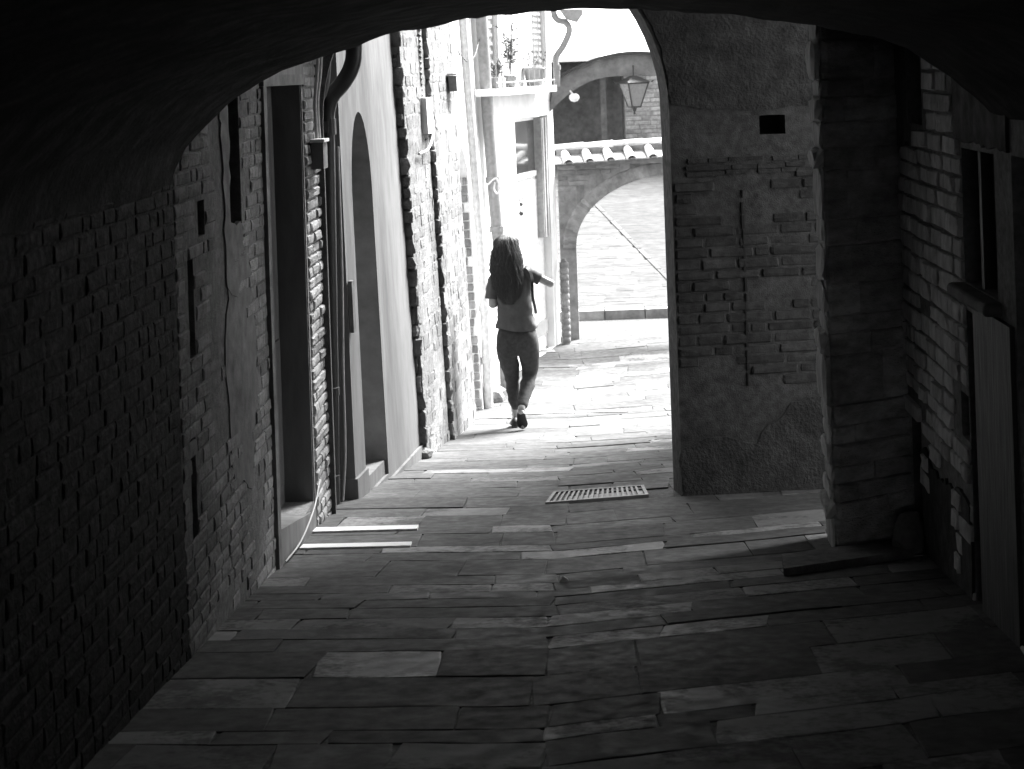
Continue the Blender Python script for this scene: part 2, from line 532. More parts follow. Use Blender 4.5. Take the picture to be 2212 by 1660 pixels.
pave = bpy.data.objects.new('pavement', None)
C.objects.link(pave)
tag(pave, kind='structure')
SEAM = -0.28
slabs = []
def bent(x):
    d = x - SEAM
    t = 0.5 + 0.5 * math.tanh(d / 0.10)
    return d * (-0.12 * (1 - t) + 0.34 * t)
def stone_outline(xa, xb, ya, yb, g, sl):
    out = []
    n = max(2, int((xb - xa) / 0.16))
    for k in range(n + 1):
        x = xa + g + (xb - xa - 2 * g) * k / n
        out.append((x + sl * (k == 0 or k == n), ya(x) + g))
    m = 2
    for k in range(n, -1, -1):
        x = xa + g + (xb - xa - 2 * g) * k / n
        out.append((x - sl * (k == 0 or k == n), yb(x) - g))
    return out
def add_slab(xa, xb, ya, yb, g, dz, tl):
    pts = stone_outline(xa, xb, ya, yb, g, random.uniform(-0.015, 0.015))
    P = [Vector((x + random.uniform(-.006, .006), y + random.uniform(-.008, .008), 0)) for x, y in pts]
    cen = sum(P, Vector()) / len(P)
    n = len(P)
    def zz(p, e): return gz(p.y) + dz + tl[0] * (p.x - cen.x) + tl[1] * (p.y - cen.y) + e
    v = []
    for p in P: v.append((p.x, p.y, zz(p, -0.03)))
    for p in P: v.append((p.x, p.y, zz(p, -0.0016 + random.uniform(-.001, .0006))))
    for p in P:
        d = (cen - p).normalized()
        q = p + d * random.uniform(0.004, 0.012)
        v.append((q.x, q.y, zz(q, random.uniform(-.0008, .0008))))
    v.append((cen.x, cen.y, zz(cen, random.uniform(-.003, .001))))
    f = []
    for k in range(2):
        for a in range(n): f.append((k*n + a, k*n + (a+1) % n, (k+1)*n + (a+1) % n, (k+1)*n + a))
    for a in range(n): f.append((2*n + a, 2*n + (a+1) % n, 3*n))
    slabs.append((cen.y, cen, v, f))
y = 3.6
row = 0
wob = lambda y0: (lambda x: y0 + bent(x) + 0.022 * noise.noise((x * 1.1, y0 * 0.8, 2.2)) + 0.008 * noise.noise((x * 4, y0 * 2, 7.7)))
while y < 23.4:
    h = random.choice((0.17, 0.2, 0.24, 0.28, 0.32, 0.36, 0.40, 0.46))
    lo_f, hi_f = wob(y), wob(y + h)
    cuts = [-1.95]
    while cuts[-1] < 1.95:
        cuts.append(cuts[-1] + random.choice((0.36, 0.46, 0.56, 0.68, 0.8, 1.0)) * random.uniform(0.85, 1.15))
    cuts[-1] = 1.95
    cuts = [c for c in cuts if not 0 < 1.95 - c < 0.15]
    if random.random() < 0.6:
        c = SEAM + random.uniform(-0.06, 0.06)
        cuts = sorted([q for q in cuts if abs(q - c) > 0.22] + [c])
    for a, b in zip(cuts[:-1], cuts[1:]):
        cy = y + h / 2 + bent((a + b) / 2)
        if cy < 4.6 or cy > 23.1: continue
        add_slab(a, b, lo_f, hi_f, random.choice((0.0008, 0.0015, 0.0028)), random.uniform(-0.002, 0.002) + (random.uniform(0.003, 0.007) if random.random() < 0.07 else 0),
                 (random.uniform(-.003, .003), random.uniform(-.004, .004)))
    y += h
# the grate takes the place of the stones under it
GR = [(-0.38, 11.91), (0.26, 12.12), (0.24, 12.59), (-0.34, 12.42)]
def near_grate(c): return -0.42 < c.x < 0.32 and 11.93 + 0.33 * (c.x + 0.38) < c.y < 12.40 + 0.30 * (c.x + 0.34)
slabs = [s for s in slabs if not near_grate(s[1])]
slabs.sort(key=lambda s: s[0] + abs(s[1].x) * 0.2)
rest = MB()
for k, (cy, cen, v, f) in enumerate(slabs):
    if k < 300:
        o_c = Vector((cen.x, cen.y, gz(cen.y)))
        me = bpy.data.meshes.new('paving_stone')
        me.from_pydata([Vector(p) - o_c for p in v], [], f)
        me.materials.append(M_WORN_SHEEN if random.random() < (0.5 if cy < 7.1 and cen.x > 0.1 else 0.15 if cy < 9.5 else 0.05) else M_PAVE)  # paler stones gathered where the near floor gleams
        o = bpy.data.objects.new('paving_stone', me)
        o.location = o_c
        o.parent = pave
        C.objects.link(o)
    else:
        rest.mesh(v, f)
rest.build('paving_stones_far', M_PAVE, pave, 'stuff').name = 'paving'

# two pale marble strips let into the floor by the doorway
def strip(pts, label):
    mb = MB()
    t = [(x, y, gz(y) + 0.012) for x, y in pts]
    b = [(x, y, gz(y) - 0.03) for x, y in pts]
    mb.mesh(b + t, [(4, 5, 6, 7), (0, 1, 5, 4), (1, 2, 6, 5), (2, 3, 7, 6), (3, 0, 4, 7)])
    o = mb.build('marble_strip', M_MARBLE)
    tag(o, label, 'kerb strip', 'pale strips across the floor by the door')
strip([(-1.69, 11.03), (-1.08, 11.00), (-1.085, 11.15), (-1.69, 11.18)], 'farther of the two white stone strips across the floor beside the doorway')
strip([(-1.66, 10.44), (-1.06, 10.40), (-1.065, 10.53), (-1.66, 10.57)], 'nearer of the two white stone strips across the floor beside the doorway')
strip([(-1.02, 17.95), (0.22, 17.83), (0.22, 17.91), (-1.02, 18.03)], 'white stone line across the bright floor just beyond the walking woman')

# cast drain grate
gr = thing('drain_grate', 'slotted metal drain grate set in the stone floor before the pier', 'grate', (-0.05, 12.25, gz(12.25)))
def gp(u, v):
    a = Vector(GR[0]).lerp(Vector(GR[1]), u); b = Vector(GR[3]).lerp(Vector(GR[2]), u)
    return a.lerp(b, v)
def gbox(u0, u1, v0, v1, zt, mb, sh=0.0):
    q = [gp(u0 , v0), gp(u1, v0), gp(u1 + sh, v1), gp(u0 + sh, v1)]
    mb.mesh([(p.x, p.y, gz(p.y) - 0.03) for p in q] + [(p.x, p.y, gz(p.y) + zt) for p in q],
            [(4, 5, 6, 7), (0, 1, 5, 4), (1, 2, 6, 5), (2, 3, 7, 6), (3, 0, 4, 7)])
mb = MB()
for a in ((0, 1, 0, .07), (0, 1, .93, 1)): gbox(*a, 0.012, mb)
for a in ((0, .035, .07, .93), (.965, 1, .07, .93)): gbox(*a, 0.012, mb)
mb.build('grate_frame', M_STEEL, gr)
for k in range(17):
    mb = MB(); u = 0.065 + k * 0.052
    gbox(u, u + 0.024, .07, .93, 0.010, mb, 0.0)
    mb.build('grate_bar', M_STEEL, gr)
mb = MB()
q = [gp(.02, .05), gp(.98, .05), gp(.98, .95), gp(.02, .95)]
mb.poly([(p.x, p.y, gz(p.y) - 0.004) for p in q])
mb.build('pit_bottom', M_IRON, gr)

# ------------------------------------------------------------------ the covered passage
def vault_z(x):
    pts = [(-1.75, 1.0), (-1.69, 1.22), (-1.64, 1.36), (-1.41, 1.575), (-1.25, 1.655), (-1.06, 1.725), (-0.82, 1.79), (-0.51, 1.845), (-0.23, 1.868), (0.04, 1.872),
           (0.5, 1.838), (0.87, 1.778), (1.14, 1.712), (1.23, 1.677), (1.41, 1.555), (1.52, 1.462), (1.60, 1.36), (1.66, 1.2), (1.72, 1.0)]
    for (a, za), (b, zb) in zip(pts[:-1], pts[1:]):
        if a <= x <= b: return za + (zb - za) * (x - a) / (b - a)
    return 1.0
xs = sorted({-1.75 + 3.47 * k / 80 for k in range(81)} | {-1.75, 1.72})
vy = [-8, -4, -1, 1, 3, 4, 5, 6, 6.6, 7.2, 7.5, 7.7]
mb = MB()
grid = []
for y in vy:
    grid.append([(x, y, vault_z(x) + (0.012 * noise.noise((x * 9, y * 3, 1.3)) + 0.008 * noise.noise((x * 31, y * 7, 4.1)))) for x in xs])
n = len(xs)
mb.mesh([p for r in grid for p in r], [(i*n + k, i*n + k + 1, (i+1)*n + k + 1, (i+1)*n + k) for i in range(len(vy) - 1) for k in range(n - 1)], True)
for y, row in ((-8, grid[0]), (7.7, grid[-1])):
    for a, b in zip(row[:-1], row[1:]):
        mb.poly([a, b, (b[0], y, 3.4), (a[0], y, 3.4)])
mb.poly([(-2.4, -8, 3.4), (2.4, -8, 3.4), (2.4, 7.7, 3.4), (-2.4, 7.7, 3.4)])
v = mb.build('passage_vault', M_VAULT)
tag(v, 'low black vault arching over the near end of the passage', 'vault')
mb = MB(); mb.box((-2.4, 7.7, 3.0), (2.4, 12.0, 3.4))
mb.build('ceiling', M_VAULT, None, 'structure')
# ------------------------------------------------------------------ left wall of the passage
FL = Frame((-1.69, 0), (0, 1), (1, 0))
lw = thing('brick_wall', 'long rough old brick wall with a dark doorway on the shadowed side of the passage', 'wall', (-1.69, 9, gz(9)))
slot = (8.95, 9.24, 0.955, 3.0, 0.30)
door = (9.93, 11.22, -0.80, 1.60, 0.20)
holes = [slot, door, (8.22, 8.36, 0.98, 1.13, 0.18), (7.98, 8.09, 0.50, 0.92, 0.12), (7.92, 8.02, -0.25, 0.18, 0.1)]
sheet(FL, -8, 7.75, -1.4, 3.0, [], M_SHADEM, lw, 'mortar_core', thick=0.5)
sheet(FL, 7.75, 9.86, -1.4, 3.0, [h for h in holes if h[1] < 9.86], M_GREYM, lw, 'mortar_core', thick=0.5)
sheet(FL, 9.86, 11.96, -1.4, 3.0, [door], M_MORTAR, lw, 'mortar_core', thick=0.5)
rects = [h[:4] for h in holes] + [(9.84, 11.26, -1.2, 1.70)]
plz = [(9.26, 9.90, 1.62, 3.0)]
skipL = lambda s, z: in_rects(rects, 0.0)(s, z) or (9.9 < s < 11.2 and z > 1.6) or (8.6 < s < 8.95 and z > 0.35 and noise.noise((s*4, z*2, 0)) > -0.25) or (8.5 < s < 9.5 and z < 0.9 and noise.noise((s * 3, z * 1.6, 7)) > 0.12)
used0 = lay(FL, 7.75, 9.84, -0.95, 2.25, 0.25, 0.066, 0.008, 0.010, lw, M_GREYB, skip=skipL, missing=0.01, pvar=0.4, limit=140, lvar=0.3, hvar=0.12, tilt=0.025)
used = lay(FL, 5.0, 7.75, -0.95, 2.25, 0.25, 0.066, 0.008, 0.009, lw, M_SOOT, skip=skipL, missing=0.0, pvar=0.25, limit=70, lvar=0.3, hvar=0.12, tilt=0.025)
used2 = lay(FL, 11.27, 11.95, -1.05, 2.3, 0.27, 0.066, 0.012, 0.018, lw, M_BRICK, skip=skipL, missing=0.0, pvar=0.4, limit=90)
rough_patch(FL, [(8.72, 2.4), (8.945, 2.4), (8.94, 1.0), (9.2, 0.94), (9.3, 0.75), (9.0, 0.62), (8.8, 0.7), (8.78, 1.0)], 0.008, M_GREYPL, lw, 'plaster_patch', jit=0.03)
rough_patch(FL, [(9.93, 2.4), (11.22, 2.4), (11.22, 1.63), (9.93, 1.63)], 0.02, M_PLASTER, lw, 'plaster_patch', jit=0.006)
rough_patch(FL, [(8.9, 0.9), (9.35, 0.9), (9.5, 0.3), (9.3, -0.3), (8.8, -0.2), (8.7, 0.4)], 0.006, M_GREYPL, lw, 'plaster_patch', jit=0.03)
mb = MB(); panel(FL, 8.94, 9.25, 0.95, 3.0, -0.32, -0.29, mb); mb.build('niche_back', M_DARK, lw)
# door leaf, frame and step
dl = MB(); panel(FL, 9.94, 11.21, -0.80, 1.595, -0.195, -0.165, dl)
dleaf = dl.build('door', M_WOOD, lw)
mb = MB(); panel(FL, 11.203, 11.218, -0.80, 1.598, -0.164, -0.002, mb); mb.build('reveal_plaster', M_PLASTER, lw)
for (a, b) in ((10.0, 10.55), (10.6, 11.15)):
    for (c, d) in ((-0.68, 0.15), (0.27, 1.48)):
        mb = MB(); panel(FL, a, b, c, d, -0.166, -0.155, mb); mb.build('door_panel', M_WOOD, dleaf)
mb = MB(); panel(FL, 9.84, 9.93, -0.95, 1.60, -0.05, 0.022, mb); mb.build('door_jamb', M_GREYPL, lw)
mb = MB(); panel(FL, 11.222, 11.262, -0.97, 1.60, -0.18, 0.004, mb); mb.build('door_jamb', M_GREYPL, lw)
mb = MB(); panel(FL, 9.84, 11.262, 1.602, 1.66, -0.05, 0.024, mb); mb.build('lintel', M_GREYPL, lw)
mb = MB()
mb.mesh([FL.p(9.935, -0.95, -0.19), FL.p(11.2, -1.05, -0.19), FL.p(11.2, -1.05, 0.012), FL.p(9.935, -0.95, 0.012),
         FL.p(9.935, -0.66, -0.19), FL.p(11.2, -0.83, -0.19), FL.p(11.2, -0.85, 0.012), FL.p(9.935, -0.67, 0.012)],
        [(4, 5, 6, 7), (0, 1, 5, 4), (1, 2, 6, 5), (2, 3, 7, 6), (3, 0, 4, 7)])
mb.build('doorstep', M_PLASTER, lw)
# cable across the step
mb = MB(); mb.tube(smooth_path([FL.p(11.25, -0.70, 0.03), FL.p(11.0, -0.80, 0.03), FL.p(10.5, -0.86, 0.03), FL.p(9.98, -0.84, 0.03)]), 0.005, 6)
tag(mb.build('cable', M_CABLE), 'thin white cable running along the doorstep of the dark doorway', 'cable')
# junction box with two cables coming down
jb = thing('junction_box', 'small grey junction box on the brick strip beside the dark door', 'junction box', (-1.66, 11.5, 1.1))
mb = MB(); panel(FL, 11.44, 11.62, 1.10, 1.255, 0.02, 0.09, mb); mb.build('box_body', M_GREYPL, jb)
mb = MB(); panel(FL, 11.42, 11.64, 1.257, 1.275, 0.015, 0.10, mb); mb.build('box_lid', M_PALEPIPE, jb)
for k, (a, b) in enumerate(((0.0, 'nearer'), (0.1, 'farther'))):
    mb = MB(); mb.tube(smooth_path([FL.p(11.48 + a, 1.28, 0.05), FL.p(11.49 + a, 1.5, 0.045), FL.p(11.56 + a * 1.3, 1.75, 0.06), FL.p(11.65 + a * 1.5, 2.3, 0.06)]), 0.011, 6)
    tag(mb.build('cable', M_CABLE), b + ' of the two white cables dropping into the junction box', 'cable', 'cables above the junction box')
# recess behind the pipes
FR = Frame((-1.84, 0), (0, 1), (1, 0))
rw = thing('recess_wall', 'narrow grey plaster recess behind the dark downpipe', 'wall', (-1.84, 12.2, gz(12.2)))
sheet(FR, 11.97, 12.42, -1.5, 6.0, [], M_GREYPL, rw, 'plaster_face', thick=0.3)
mb = MB(); mb.box((-1.76, 11.97, gz(12) - 0.05), (-1.705, 12.03, 1.02))
tag(mb.build('cable_conduit', M_GREYPL), 'flat grey conduit running from floor to box height beside the brick strip', 'conduit')

# dark downpipe with swan neck
dp = thing('downpipe', 'thick dark iron downpipe with a swan neck beside the pale buttress', 'downpipe', (-1.70, 12.15, gz(12.15)))
mb = MB(); mb.tube([(-1.715, 12.2, gz(12.2)), (-1.70, 12.18, -0.3), (-1.682, 12.16, 0.9), (-1.675, 12.15, 1.30)], [0.040, 0.044, 0.050, 0.052], 14)
mb.build('pipe', M_IRON, dp)
mb = MB(); mb.tube(smooth_path([(-1.675, 12.15, 1.30), (-1.668, 12.15, 1.42), (-1.635, 12.15, 1.52), (-1.56, 12.15, 1.605), (-1.505, 12.15, 1.70), (-1.485, 12.15, 1.82), (-1.48, 12.15, 2.2), (-1.48, 12.15, 3.2)]), 0.052, 14)
mb.build('swan_neck', M_IRON, dp)
for z, h, r, x in ((1.28, 0.10, 0.062, -1.675), (-0.35, 0.05, 0.052, -1.70), (-0.9, 0.05, 0.048, -1.713)):
    mb = MB(); mb.tube([(x, 12.155, z), (x, 12.155, z + h)], r, 14, smooth=False); mb.build('collar', M_IRON, dp)
mb = MB(); mb.box((-1.70, 12.088, 1.295), (-1.655, 12.095, 1.365)); mb.build('raised_plate', M_SHUT, dp)
mb = MB(); mb.tube(smooth_path([(-1.62, 12.25, 1.2), (-1.622, 12.25, 0.4), (-1.635, 12.25, -0.2), (-1.64, 12.25, -0.72), (-1.665, 12.25, -1.03)]), 0.009, 6)  # thin pale tube drawn for the pale line beside the pipe
tag(mb.build('cable', M_CABLE), 'thin pale line running down between the dark downpipe and the buttress', 'cable')
mb = MB(); mb.tube(smooth_path([(-1.70, 12.05, 1.30), (-1.73, 12.05, 1.42), (-1.66, 12.05, 1.56), (-1.635, 12.05, 1.8), (-1.66, 12.05, 2.4)]), 0.018, 8)
tag(mb.build('cable', M_GREYPL), 'thick grey cable looping behind the collar of the dark downpipe', 'cable')

# ------------------------------------------------------------------ pale plastered buttress with arched niche
def batter(x, y, z):
    k = 0.012 + (0.040 - 0.012) * min(1, max(0, (y - 12.42) / 2.3))
    return (x - k * (z + 1.1), y + 0.0, z)
FB = Frame((-1.60, 12.42), (0.088, 1), (1, -0.088), batter)
bt = thing('buttress', 'pale smooth plastered house front with a tall narrow arched niche', 'house front', (-1.55, 13.5, gz(13.5)))
arch_sheet(FB, 0.0, 2.32, -1.5, 6.0, [(0.33, 1.06, -1.12, 0.85, 0.55, 0.30)], M_PLASTER, bt, 'plaster_face', thick=0.5)
for (s0, s1, h) in ((-0.015, 0.33, -0.93), (1.07, 2.32, -1.16)):
    mb = MB(); panel(FB, s0, s1, -1.4, h, -0.35, 0.018, mb); mb.build('plinth', M_PLASTER, bt)
mb = MB(); panel(FB, 0.34, 1.05, -1.4, -1.02, -0.29, -0.02, mb); mb.build('niche_step', M_PLASTER, bt)
mb = MB()
arc_ = [(1.052, -1.02), (1.052, 0.85)] + [(0.695 + 0.357 * math.cos(PI * k / 24), 0.85 + 0.542 * math.sin(PI * k / 24)) for k in range(1, 25)] + [(0.338, -1.02)]
for (a, za), (b, zb) in zip(arc_[:-1], arc_[1:]):
    mb.poly([FB.p(a, za, -0.003), FB.p(b, zb, -0.003), FB.p(b, zb, -0.296), FB.p(a, za, -0.296)], True)
mb.build('niche_reveal', M_NICHE, bt)
mb = MB(); panel(FB, 0.02, 0.10, 0.0, 0.33, 0.004, 0.03, mb)
tag(mb.build('meter_plate', M_GREYPL), 'small dark plate fixed on the corner of the pale plastered front', 'plate')

# ------------------------------------------------------------------ stone houses along the left of the alley
def bat2(k, z0=-1.3):
    return lambda x, y, z: (x - k * (z - z0), y, z)
def stone_front(label, O, t, length, z1, skip=None, L=0.24, H=0.10, m=M_STONE, mort=M_STONE, name='stone_wall', arches=(), limit=280, proud=0.007, shapes=STONE_SHAPES, k=0.034, piece='stone', ret=0.0):
    th = thing(name, label, 'house front', (O[0], O[1], gz(O[1])))
    n = (t[1], -t[0])
    Fw = Frame(O, t, n, bat2(k))
    if arches: arch_sheet(Fw, 0, length, -1.9, z1, list(arches), mort, th, 'wall_core', thick=0.6)
    else: sheet(Fw, 0, length, -1.9, z1, [], mort, th, 'wall_core', thick=0.6)
    def sk(s, z):
        for (a, b, zb, zs, ri, dep) in arches:
            if a - 0.02 < s < b + 0.02 and z < zs + ri * math.sqrt(max(0, 1 - ((2*s - a - b) / (b - a))**2)) + 0.03: return True
        return bool(skip and skip(s, z))
    u = lay(Fw, 0, length, -1.75, min(z1, 3.2), L, H, 0.007, proud, th, m, piece, shapes, skip=sk, lvar=0.35, hvar=0.25, pvar=0.6, missing=0.02, tilt=0.05, limit=limit - 60)
    # near return facing the camera
    Fe = Frame((O[0], O[1]), (1, 0), (0, -1), bat2(k))
    lay(Fe, -0.25, 0.02, -1.75, min(z1, 3.2), 0.26, 0.115, 0.012, 0.03, th, m, piece, shapes, lvar=0.3, hvar=0.3, pvar=0.6, tilt=0.05, limit=60)
    return th, Fw
s1, F1 = stone_front('rough stone house front just beyond the pale plastered one', (-1.35, 14.74), (0.06, 1), 1.2, 6.0)
s2, F2 = stone_front('rough stone house front with a shuttered window and a thin drainpipe', (-1.245, 15.98), (0.05, 1), 1.62, 6.5)
s3, F3 = stone_front('pale house front with two narrow brick doorways beside the drainpipes', (-1.19, 17.64), (0.045, 1), 2.05, 7.0, L=0.28, H=0.08, m=M_PALEBLOCK, mort=M_WHITE, name='pale_wall',
                     arches=((0.12, 0.78, -1.7, 0.62, 0.33, 0.16), (1.10, 1.62, -1.7, 0.75, 0.3, 0.16)), skip=lambda s, z: z > -0.9 and noise.noise((s * 3, z * 2, 3)) > -0.35)
# brick reveals of the two doorways
for (s, ) in ((0.775,), (1.615,)):
    P = F3.p(s, 0, 0)
    Fv = Frame((P.x - 0.16, P.y - 0.001), (1, 0), (0, -1), bat2(0.034))
    lay(Fv, 0.0, 0.20, -1.7, 0.62, 0.2, 0.085, 0.014, 0.02, s3, M_FARBRICK, 'brick', limit=30, headers=0)
# rubble at the foot
def boulder(loc, r, label, cat='stone', m=M_STONE, name='loose_stone', group=None, flat=0.7):
    bm = bmesh.new()
    bmesh.ops.create_icosphere(bm, subdivisions=2, radius=1)
    off = Vector((random.random() * 9, random.random() * 9, 0))
    for vtx in bm.verts:
        q = vtx.co.copy()
        vtx.co *= 1 + 0.35 * noise.noise(q * 1.3 + off)
        vtx.co.x *= r[0]; vtx.co.y *= r[1]; vtx.co.z *= r[2]
    me = bpy.data.meshes.new(name)
    bm.to_mesh(me); bm.free()
    me.materials.append(m)
    o = link(name, me)
    o.location = loc
    return tag(o, label, cat, group)
boulder((-1.37, 14.72, gz(14.72) + 0.02), (0.07, 0.09, 0.06), 'rounded stone at the foot of the first rough stone front')
boulder((-1.04, 19.0, gz(19) + 0.05), (0.09, 0.14, 0.11), 'rubble lump at the foot of the thick grey drainpipe')
# shutter with protruding slats
sh = thing('window_shutter', 'open louvred shutter with toothed edge high on the rough stone front', 'shutter', F1.p(0.95, 1.2, 0.1))
P0 = (-1.405, 15.63)
Fs = Frame(P0, (-0.1, 1), (1, 0.1))
mb = MB(); panel(Fs, 0, 0.05, 1.18, 2.3, -0.05, 0.0, mb); mb.build('shutter_stile', M_SHUT, sh)
mb = MB(); panel(Fs, 0.42, 0.47, 1.30, 2.3, -0.05, 0.0, mb); mb.build('shutter_stile', M_SHUT, sh)
for k in range(20):
    z = 1.42 + k * 0.044
    mb = MB()
    a = [Fs.p(0.05, z, 0.035), Fs.p(0.42, z, 0.035), Fs.p(0.42, z + 0.034, -0.02), Fs.p(0.05, z + 0.034, -0.02)]
    b = [p + Vector((0, 0, 0.007)) for p in a]
    mb.mesh(a + b, [(0, 1, 2, 3), (4, 5, 6, 7), (0, 1, 5, 4), (1, 2, 6, 5), (2, 3, 7, 6), (3, 0, 4, 7)])
    mb.build('slat', M_SHUT, sh)
mb = MB(); panel(F1, 0.86, 1.19, 1.16, 1.45, 0.0, 0.05, mb)
tag(mb.build('window_sill', M_WHITE), 'white plaster block under the louvred shutter', 'sill')
mb = MB(); mb.tube(smooth_path([F1.p(0.42, 1.02, 0.03), F1.p(0.75, 1.04, 0.05), F1.p(1.05, 1.12, 0.05), F1.p(1.25, 1.25, 0.04)]), 0.012, 6)
tag(mb.build('cable', M_CABLE), 'white cable curving across the stone front under the shutter', 'cable')
# drainpipes
def pipe(name, pts, r, m, label, collars=()):
    t = thing(name, label, 'drainpipe', pts[0], 'drainpipes on the left fronts of the alley')
    mb = MB(); mb.tube(smooth_path(pts, 4), r, 12); mb.build('pipe', m, t)
    for c in collars:
        i = min(range(len(pts) - 1), key=lambda k: abs((pts[k][2] + pts[k+1][2]) / 2 - c))
        a, b = Vector(pts[i]), Vector(pts[i+1])
        f = (c - a.z) / (b.z - a.z); q = a.lerp(b, f)
        mb = MB(); mb.tube([(q.x, q.y, q.z - 0.03), (q.x, q.y, q.z + 0.03)], r * 1.25, 12, smooth=False); mb.build('collar', m, t)
    return t
pipe('drainpipe', [(-1.215, 17.1, gz(17.1)), (-1.235, 17.05, -0.9), (-1.28, 17.0, 0.6), (-1.335, 17.0, 2.0), (-1.38, 17, 3.5)], 0.026, M_ZINC, 'thin grey drainpipe on the rough stone front', (-1.25, 0.2, -0.8))
pipe('drainpipe', [(-1.10, 18.55, gz(18.5)), (-1.11, 18.5, -0.5), (-1.15, 18.5, 0.6), (-1.21, 18.5, 2.0), (-1.26, 18.5, 3.5)], 0.044, M_PALEPIPE, 'whitish drainpipe between the two narrow brick doorways', (-0.6, -1.1))
pipe('drainpipe', [(-0.985, 19.7, gz(19.5)), (-0.995, 19.7, -0.5), (-1.05, 19.68, 0.6), (-1.10, 19.66, 2.0), (-1.14, 19.66, 3.5)], 0.060, M_ZINC, 'thick grey drainpipe beside the white house', (0.55, 0.05))
mb = MB(); mb.tube(smooth_path([(-1.08, 19.4, 0.52), (-1.0, 19.35, 0.58), (-0.965, 19.35, 0.50), (-0.985, 19.36, 0.43), (-1.02, 19.38, 0.47), (-1.01, 19.4, 0.54)]), 0.009, 6)
tag(mb.build('rope_loop', M_CABLE), 'loop of white cord hanging by the thick grey drainpipe', 'cord')
bx = thing('meter_box', 'small grey box high on the pale wall beside the thin drainpipe', 'meter box', F2.p(1.2, 1.5, 0.05))
mb = MB(); panel(F2, 1.1, 1.35, 1.48, 1.62, 0.02, 0.09, mb); mb.build('box_body', M_ZINC, bx)
mb = MB(); panel(F2, 1.08, 1.37, 1.622, 1.64, 0.01, 0.10, mb); mb.build('box_lid', M_PALEPIPE, bx)
mb = MB(); mb.tube(smooth_path([F3.p(0.2, 1.85, 0.05), F3.p(0.8, 1.75, 0.07), F3.p(1.5, 1.80, 0.07), F3.p(2.0, 1.98, 0.08)]), 0.006, 6)
tag(mb.build('cable', M_IRON), 'thin dark cable sagging across the top of the pale house front', 'cable')

# ------------------------------------------------------------------ white house at the turn
WO, WT = (-1.13, 19.75), (0.2, 1.0)
FW = Frame(WO, WT, (1, -0.2))
wl = math.hypot(0.2, 1.0) * 3.22
wh = thing('white_house', 'sunlit white house with balcony and tall door where the alley turns', 'house', (-0.8, 21.3, -1.58))
DR = (1.36, 2.98, -1.58, 1.12, 0.12)
WIN = (2.30, 3.05, 1.55, 2.6, 0.10)
WIN2 = (0.10, 0.75, 1.50, 2.9, 0.10)
sheet(FW, 0, wl, -1.9, 7.0, [DR, WIN, WIN2], M_WHITE, wh, 'wall', thick=1.6)
d_ = MB(); panel(FW, 1.37, 2.97, -1.57, 1.11, -0.115, -0.09, d_)
dr = d_.build('door', M_DOORW, wh)
mb = MB(); panel(FW, 1.45, 2.62, 0.50, 1.08, -0.09, -0.085, mb); mb.build('transom_pane', M_GLASS, dr)
mb = MB(); panel(FW, 1.45, 2.62, 0.44, 0.50, -0.089, -0.065, mb); mb.build('door_rail', M_DOORW, dr)
for (a, b, c, e) in ((1.45, 2.62, -0.30, 0.40), (1.45, 2.62, -1.15, -0.38)):
    mb = MB(); panel(FW, a, b, c, e, -0.09, -0.075, mb); mb.build('door_panel', M_DOORW, dr)
mb = MB(); panel(FW, 1.40, 2.92, -1.40, -1.24, -0.09, -0.06, mb); mb.build('kick_board', M_PALESHUT, dr)
fs = MB(); panel(FW, 2.64, 2.66, -0.28, 1.10, -0.09, 0.0, fs)
fsh = fs.build('folding_shutter', M_PALESHUT, wh)
for k in range(4):
    mb = MB(); panel(FW, 2.67 + k * 0.07, 2.73 + k * 0.07, -0.28, 1.10, -0.088, -0.02 + 0.012 * (k % 2), mb); mb.build('shutter_leaf', M_PALESHUT, fsh)
mb = MB()
pp = FW.p(1.42, 0.36, 0.0)
mb.tube(smooth_path([FW.p(1.40, 0.22, 0.0), FW.p(1.43, 0.255, 0.02), FW.p(1.47, 0.255, 0.035), FW.p(1.485, 0.24, 0.035)]), 0.005, 6)
mb.tube([FW.p(1.41, 0.23, 0.015), FW.p(1.41, 0.11, 0.015)], 0.003, 6)
mb.lathe(tuple(FW.p(1.43, 0.195, 0.025)), [(0.0, 0.02), (0.018, 0.012), (0.02, 0), (0.012, -0.02), (0, -0.02)], 10)
mb.lathe(tuple(FW.p(1.415, 0.095, 0.025)), [(0.0, 0.025), (0.02, 0.018), (0.026, 0), (0.015, -0.024), (0, -0.024)], 10)
tag(mb.build('iron_hook', M_IRON), 'curled iron bell pull beside the door of the white house', 'bell pull')
# upper windows with shutters
for nm, (a, b, c, e, dp_), mm in (('window', WIN, M_PALESHUT), ('window', WIN2, M_PALESHUT)):
    mb = MB(); panel(FW, a + .01, b - .01, c + .01, e - .01, -0.095, -0.06, mb)
    wo_ = mb.build(nm, mm, wh)
    nsl = 14
    for k in range(nsl):
        z = c + 0.05 + (e - c - 0.1) * k / nsl
        mb = MB(); panel(FW, a + .06, b - .06, z, z + 0.035, -0.06, -0.045, mb); mb.build('slat', mm, wo_)
# balcony
bl = MB(); panel(FW, -0.3, 2.45, 1.40, 1.47, 0.002, 0.24, bl)
bal = bl.build('balcony', M_PALEHOUSE, wh)
for k in range(12):
    s = -0.26 + k * 0.242
    mb = MB(); mb.tube([FW.p(s, 1.471, 0.22), FW.p(s, 2.42, 0.22)], 0.0045, 6); mb.build('railing_bar', M_ZINC, bal)
for z in (1.53, 2.42):
    mb = MB(); mb.tube([FW.p(-0.28, z, 0.22), FW.p(2.43, z, 0.22)], 0.009, 6); mb.build('railing_rail', M_ZINC, bal)
